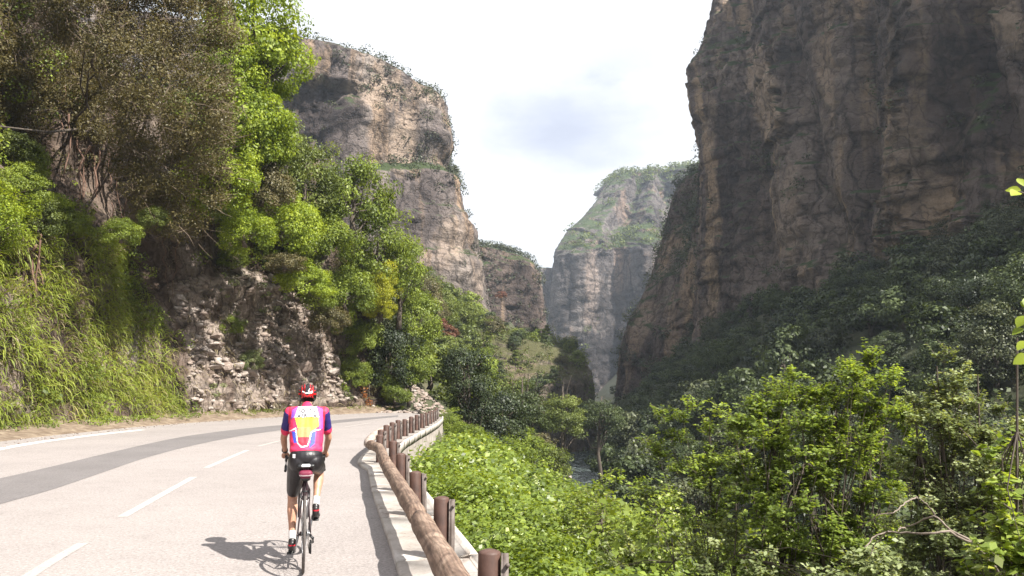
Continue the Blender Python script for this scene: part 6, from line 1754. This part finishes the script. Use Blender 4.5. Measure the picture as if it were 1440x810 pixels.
# helmet with ribs and vents -----------------------------------------------------
def helmet():
    nu, nv_ = 48, 26; V = []; c = np.array([0, .722, 1.600])
    for i in range(nv_):
        th = .02 + (PI * .60) * i / (nv_ - 1)
        for j in range(nu):
            a = 2 * PI * j / nu; x = math.sin(th) * math.cos(a); y = math.sin(th) * math.sin(a); z = math.cos(th)
            # ribs run front to back, grooves between them are the vents
            q = x * 3.6; g = abs((q - math.floor(q)) - .5) * 2
            inb = (abs(y) < .92) and z > -.05 and abs(x) < .93
            ridge = (.0115 if g > .42 else -.0125) if inb else 0
            R = np.array([.103, .135 + (.018 if y < 0 else 0), .112]); V.append(c + np.array([x, y, z]) * (R + ridge) + np.array([0, 0, -.012 * (y < -.3) * (1 - z)]))
    V = np.array(V); V = (V - c) @ np.array(Matrix.Rotation(.28, 3, 'X')) + c + np.array([0, 0, .002])
    Q = []
    for i in range(nv_ - 1):
        for j in range(nu): Q.append([i * nu + j, (i) * nu + (j + 1) % nu, (i + 1) * nu + (j + 1) % nu, (i + 1) * nu + j])
    Q = np.array(Q)[:, ::-1]; T = np.array([[j, (j + 1) % nu, nu * nv_] for j in range(nu)]); V = np.concatenate([V, V[:nu].mean(0)[None]])
    me = mesh_np("helmet", V, [Q, T], [HBLK, HRED, HWHT])
    def colr(cc, nn):
        r = (cc - c); x = r[:, 0] / .103; q = x * 3.6; g = np.abs((q - np.floor(q)) - .5) * 2
        out = np.where((g > .45) & (np.abs(x) > .22) & (np.abs(x) < .8), 1, 0); zz_ = r[:, 2]
        out = np.where((np.abs(zz_ - .028 - .35 * np.abs(r[:, 0])) < .005) & (r[:, 1] < 0) & (np.abs(x) < .6), 2, out)
        out = np.where((np.abs(zz_ - .002 - .25 * np.abs(r[:, 0])) < .010) & (r[:, 1] < 0), 1, out)
        return np.where(zz_ < -.018, 0, out)
    colour_faces(me, colr)
    h = link("helmet", me, rider, (0, -.003, -.018)); mo = h.modifiers.new("t", 'SOLIDIFY'); mo.thickness = .012; mo.offset = -1
    mb = MB()
    for sg in (-1, 1): mb.tube([c + np.array([.088 * sg, .0, -.02]), c + np.array([.07 * sg, .03, -.09]), c + np.array([0, .06, -.135])], .0035, 5)
    link("chin_strap", mb.mesh("chin_strap", BLACKP), rider)
helmet()

# the bicycle ---------------------------------------------------------------------
bike = thing("bicycle", "road bicycle under the cyclist with a maroon saddle bag", "bicycle", (bx_, by_, 0), HEAD_DIR)
FRAME = cloth_mat("frame_dark", (.035, .020, .024), .3, spec=.6, bs=0); ALLOY, nA, lA, bA_ = new_mat("alloy"); bA_.inputs["Base Color"].default_value = (.55, .55, .56, 1); bA_.inputs["Metallic"].default_value = .9; bA_.inputs["Roughness"].default_value = .32
TYRE = simple_noise_mat("dusty_tyre", [(.06, .052, .048), (.12, .105, .098)], 30, .85, .3, .002)
RIMM = cloth_mat("rim_dark", (.05, .05, .055), .3, spec=.6, bs=0)
RW = .338
def wheel(y0, nm):
    w_ = link(nm, None, bike); w_.empty_display_size = .1; w_.location = (0, y0, RW)
    A = np.linspace(0, 2 * PI, 65)
    def ring(R, r, sides, mat, name, flat=1.0):
        V = []; Qs = []
        for i in range(64):
            for k in range(sides):
                b1 = 2 * PI * k / sides; rr_ = R + r * math.cos(b1); V.append((r * flat * math.sin(b1), rr_ * math.cos(A[i]), rr_ * math.sin(A[i])))
        for i in range(64):
            for k in range(sides):
                Qs.append([i * sides + k, i * sides + (k + 1) % sides, ((i + 1) % 64) * sides + (k + 1) % sides, ((i + 1) % 64) * sides + k])
        return link(name, mesh_np(name, np.array(V), np.array(Qs), [mat], smooth=True), w_)
    ring(RW - .0125, .0125, 10, TYRE, "tyre"); ring(RW - .035, .0125, 8, RIMM, "rim", .75)
    mb = MB()
    for k in range(28):
        a = 2 * PI * k / 28; sd = 1 if k % 2 else -1; a2 = a + .35 * (1 if k % 4 < 2 else -1)
        mb.tube([(sd * .024, .02 * math.cos(a2), .02 * math.sin(a2)), (0, (RW - .04) * math.cos(a), (RW - .04) * math.sin(a))], .0016, 4, cap=False)
    o = link("spokes", mb.mesh("spokes", ALLOY), w_); o["kind"] = "stuff"
    mb = MB(); mb.tube([(-.05, 0, 0), (-.03, 0, 0), (-.028, 0, 0), (.028, 0, 0), (.03, 0, 0), (.055, 0, 0)], [.008, .008, .022, .022, .008, .008], 12); link("hub", mb.mesh("hub", BLACKP), w_)
wheel(0, "wheel"); wheel(.985, "wheel")
BBp, RH, FH, ST = np.array([0, .41, .272]), np.array([0, 0, RW]), np.array([0, .985, RW]), np.array([0, .235, .80])
HT, HB = np.array([0, .775, .855]), np.array([0, .83, .70])
mb = MB()
mb.tube([BBp, ST], .0165, 12); mb.tube([ST + np.array([0, .008, -.03]), HT], .0155, 12); mb.tube([BBp, HB + np.array([0, -.01, .02])], .020, 12); mb.tube([HB, HT + np.array([0, -.008, .02])], .0185, 12)
for sg in (-1, 1):
    mb.tube([ST + np.array([.012 * sg, 0, -.02]), np.array([.030 * sg, .15, .62]), np.array([.056 * sg, .01, RW + .01])], [.009, .0085, .007], 8)
    mb.tube([BBp + np.array([.03 * sg, -.01, 0]), np.array([.034 * sg, .25, .290]), np.array([.060 * sg, .01, RW - .006])], [.011, .010, .008], 8)
    mb.tube([HB + np.array([.012 * sg, 0, 0]), np.array([.048 * sg, .855, .62]), np.array([.050 * sg, .975, RW])], [.013, .012, .008], 8)
mb.tube([BBp - np.array([.036, 0, 0]), BBp + np.array([.036, 0, 0])], .021, 12)
mb.tube([(-.03, .152, .625), (.03, .152, .625)], .008, 8)
link("frame", mb.mesh("frame", FRAME, smooth=True), bike)
mb = MB(); mb.tube([ST, ST + np.array([0, -.036, .125])], .0135, 12); link("seat_post", mb.mesh("seat_post", BLACKP), bike)
sad = organic([((-.062, .085, .930), .020, (.062, .085, .930), .020), ((-.045, .10, .934), .022, (-.012, .22, .936), .018), ((.045, .10, .934), .022, (.012, .22, .936), .018), ((0, .16, .936), .022, (0, .345, .934), .016)], .005, [BLACKP, WHITE], "saddle", 4)
colour_faces(sad, lambda c, nn: ((np.abs(c[:, 0]) < .035) & (c[:, 1] < .085) & (c[:, 2] > .925)).astype(int))
sad_o = link("saddle", sad, bike)
mb = MB()
for sg in (-1, 1): mb.tube([(.022 * sg, .09, .915), (.022 * sg, .14, .893), (.022 * sg, .24, .893), (.015 * sg, .31, .918)], .0035, 6)
link("saddle_rail", mb.mesh("saddle_rail", ALLOY), sad_o)
BAG = cloth_mat("maroon_bag", (.16, .018, .045), .6); BAGP = cloth_mat("bag_band", (.62, .50, .52), .5)
bg = organic([((-.030, .085, .862), .033, (.030, .085, .862), .033), ((-.020, .10, .820), .026, (.020, .10, .820), .026), ((-.025, .13, .868), .030, (.025, .13, .868), .030)], .005, [BAG, BAGP, BLACKP], "saddle_bag", 4)
colour_faces(bg, lambda c, nn: np.where((np.abs(c[:, 2] - .848) < .007) & (nn[:, 1] < .2), 1, np.where(c[:, 2] < .822, 2, 0)))
link("saddle_bag", bg, bike)
# brakes, cables
mb = MB(); mb.tube([(-.028, .118, .700), (-.040, .10, .665), (-.030, .075, .640)], .007, 7); mb.tube([(.028, .118, .700), (.040, .10, .665), (.030, .075, .640)], .007, 7); mb.tube([(-.030, .12, .700), (.030, .12, .700)], .008, 7)
link("rear_brake", mb.mesh("rear_brake", BLACKP), bike)
mb = MB(); mb.tube([(.0, .22, .80), (.012, .17, .78), (.026, .12, .74), (.028, .11, .70)], .0025, 6); mb.tube([(.030, .30, .285), (.060, .10, .290), (.075, -.03, .290), (.072, -.05, .26)], .0025, 6); link("cable", mb.mesh("cable", BLACKP), bike)
# handlebar, stem, hoods
mb = MB(); mb.tube([(-.205, .80, .958), (-.19, .80, .960), (0, .79, .962), (.19, .80, .960), (.205, .80, .958)], .0155, 10)
for sg in (-1, 1): mb.tube([(.20 * sg, .80, .958), (.21 * sg, .865, .957), (.212 * sg, .895, .925), (.214 * sg, .885, .870), (.215 * sg, .83, .835), (.216 * sg, .78, .835)], .0155, 10)
hb_o = link("handlebar", mb.mesh("handlebar", BLACKP, smooth=True), bike, scale=(.875, 1, .985))
mb = MB(); mb.tube([HT + np.array([0, -.01, .0]), HT + np.array([0, -.02, .07])], .017, 10); mb.tube([HT + np.array([0, -.018, .062]), (0, .79, .962)], .015, 10); link("stem", mb.mesh("stem", BLACKP), bike)
for sg in (-1, 1):
    hd = organic([((.212 * sg, .875, .962), .018, (.213 * sg, .935, .978), .017), ((.213 * sg, .935, .978), .015, (.213 * sg, .945, 1.005), .012), ((.213 * sg, .94, .975), .008, (.213 * sg, .955, .88), .006)], .004, [BLACKP], "brake_hood", 3); link("brake_hood", hd, bike, scale=(.875, 1, .985))
# crank, chainring, pedals, cassette, derailleur, chain
cr_o = link("crankset", None, bike); cr_o.location = tuple(BBp)
mb = MB()
CD = np.array([0, .02, .168])
mb.tube([(.050, 0, 0), np.array([.078, 0, 0]) + CD], [.014, .010], 10); mb.tube([(-.050, 0, 0), np.array([-.078, 0, 0]) - CD], [.014, .010], 10); mb.tube([(-.06, 0, 0), (.06, 0, 0)], .012, 10)
link("crank_arm", mb.mesh("crank_arm", ALLOY), cr_o)
def disc(R, x, teeth, th, mat, nm, parent, c=(0, 0, 0)):
    V = []; N_ = teeth * 2
    for xx in (x - th / 2, x + th / 2):
        for k in range(N_):
            r1 = R if k % 2 else R - .006; V.append((c[0] + xx, c[1] + r1 * math.cos(2 * PI * k / N_), c[2] + r1 * math.sin(2 * PI * k / N_)))
        for k in range(N_): V.append((c[0] + xx, c[1] + R * .68 * math.cos(2 * PI * k / N_), c[2] + R * .68 * math.sin(2 * PI * k / N_)))
    Q = []
    for k in range(N_):
        k2 = (k + 1) % N_; o2 = 2 * N_
        Q += [[k, k2, o2 + k2, o2 + k], [N_ + k2, N_ + k, o2 + N_ + k, o2 + N_ + k2], [k2, k, N_ + k, N_ + k2], [o2 + k, o2 + k2, o2 + N_ + k2, o2 + N_ + k]]
    return link(nm, mesh_np(nm, np.array(V), np.array(Q), [mat]), parent)
disc(.100, .044, 34, .003, BLACKP, "chainring", cr_o)
for sg, cdv in ((1, CD), (-1, -CD)):
    mb = MB(); mb.box(np.array([.118 * sg, 0, 0]) + cdv, (.060, .062, .016), 0, .004); mb.tube([np.array([.078 * sg, 0, 0]) + cdv, np.array([.10 * sg, 0, 0]) + cdv], .006, 8); link("pedal", mb.mesh("pedal", BLACKP), cr_o)
cs = link("cassette", None, bike); cs.location = (0, 0, RW)
for k in range(6): disc(.050 - .0045 * k, .026 + .0042 * k, 16, .002, ALLOY, "sprocket", cs)
mb = MB(); mb.tube([(.052, .01, .325), (.080, .0, .300), (.078, .01, .262)], .012, 8); mb.tube([(.055, .01, .262), (.060, .045, .175)], .010, 8); mb.box((.062, .03, .220), (.012, .05, .12), 0, .003)
dr = link("derailleur", mb.mesh("derailleur", BLACKP), bike)
disc(.022, .052, 11, .006, BLACKP, "jockey_wheel", dr, (0, .015, .262)); disc(.022, .052, 11, .006, BLACKP, "jockey_wheel", dr, (0, .045, .180))
mb = MB(); mb.tube([(.044, .41, .372), (.043, .0, .382)], .0045, 6); mb.tube([(.044, .41, .172), (.052, .05, .160), (.052, .03, .25)], .0045, 6); link("chain", mb.mesh("chain", BLACKP), bike)
mb = MB(); mb.tube([(0, .47, .40), (0, .545, .56)], .036, 14); link("bottle", mb.mesh("bottle", WHITE, smooth=True), bike)

# ------------------------------------------------------------------ the air in the gorge
m = bpy.data.materials.new("haze_air"); m.use_nodes = True; n, l = m.node_tree.nodes, m.node_tree.links
n.remove(n["Principled BSDF"])
pv = n.new("ShaderNodeVolumePrincipled"); pv.inputs["Color"].default_value = (.74, .84, 1.0, 1); pv.inputs["Density"].default_value = HAZE; pv.inputs["Anisotropy"].default_value = .3
l.new(pv.outputs[0], n["Material Output"].inputs["Volume"])
mb = MB(); mb.box((0, 700, 95), (1600, 2000, 220)); hz_o = mb.build("haze", m); tag(hz_o, kind="stuff")


# fallen bits on the verge edge of the road: small stones and leaves
r_ = np.random.default_rng(19); VV, QQ, k0 = [], [], 0
vs = ver[(ver[:, 1] > 20) & (ver[:, 1] < 60)]
P = []; 
for _ in range(260):
    q = vs[r_.integers(len(vs))] + np.array([abs(r_.normal()) * .5, -abs(r_.normal()) * .35]); P.append((q[0], q[1], float(road_z(q[1])) + .01))
stone_mass("verge_gravel", "small stones scattered on the road beside the earth verge", np.array(P), np.tile([0, 0, 1.0], (len(P), 1)), .02, .06, [STONE_B, STONE])

# thicket filling the slope behind the young trees
r_ = np.random.default_rng(23); K = 2600
y = r_.uniform(9, 44, K); ex = edge_x(y) + .85; x = ex + 1.5 + .30 * y * r_.random(K) + (interp(XR, y) - 5 - ex - 1.5) * r_.random(K) * .8
P = np.column_stack([x, y, terrain(x, y) + r_.uniform(.4, 1.7, K)]); u, v = project(P)
k = np.where((u > 820) & (u < 1480) & (v > 600) & (v < 860))[0][:620]
leaf_stuff("thicket", "sunlit thicket behind the young trees on the near slope", P[k], r_.uniform(.45, .9, len(k)), 60, .12, LEAF['fresh'], 901, flat=.7, up=.8, out=.2)
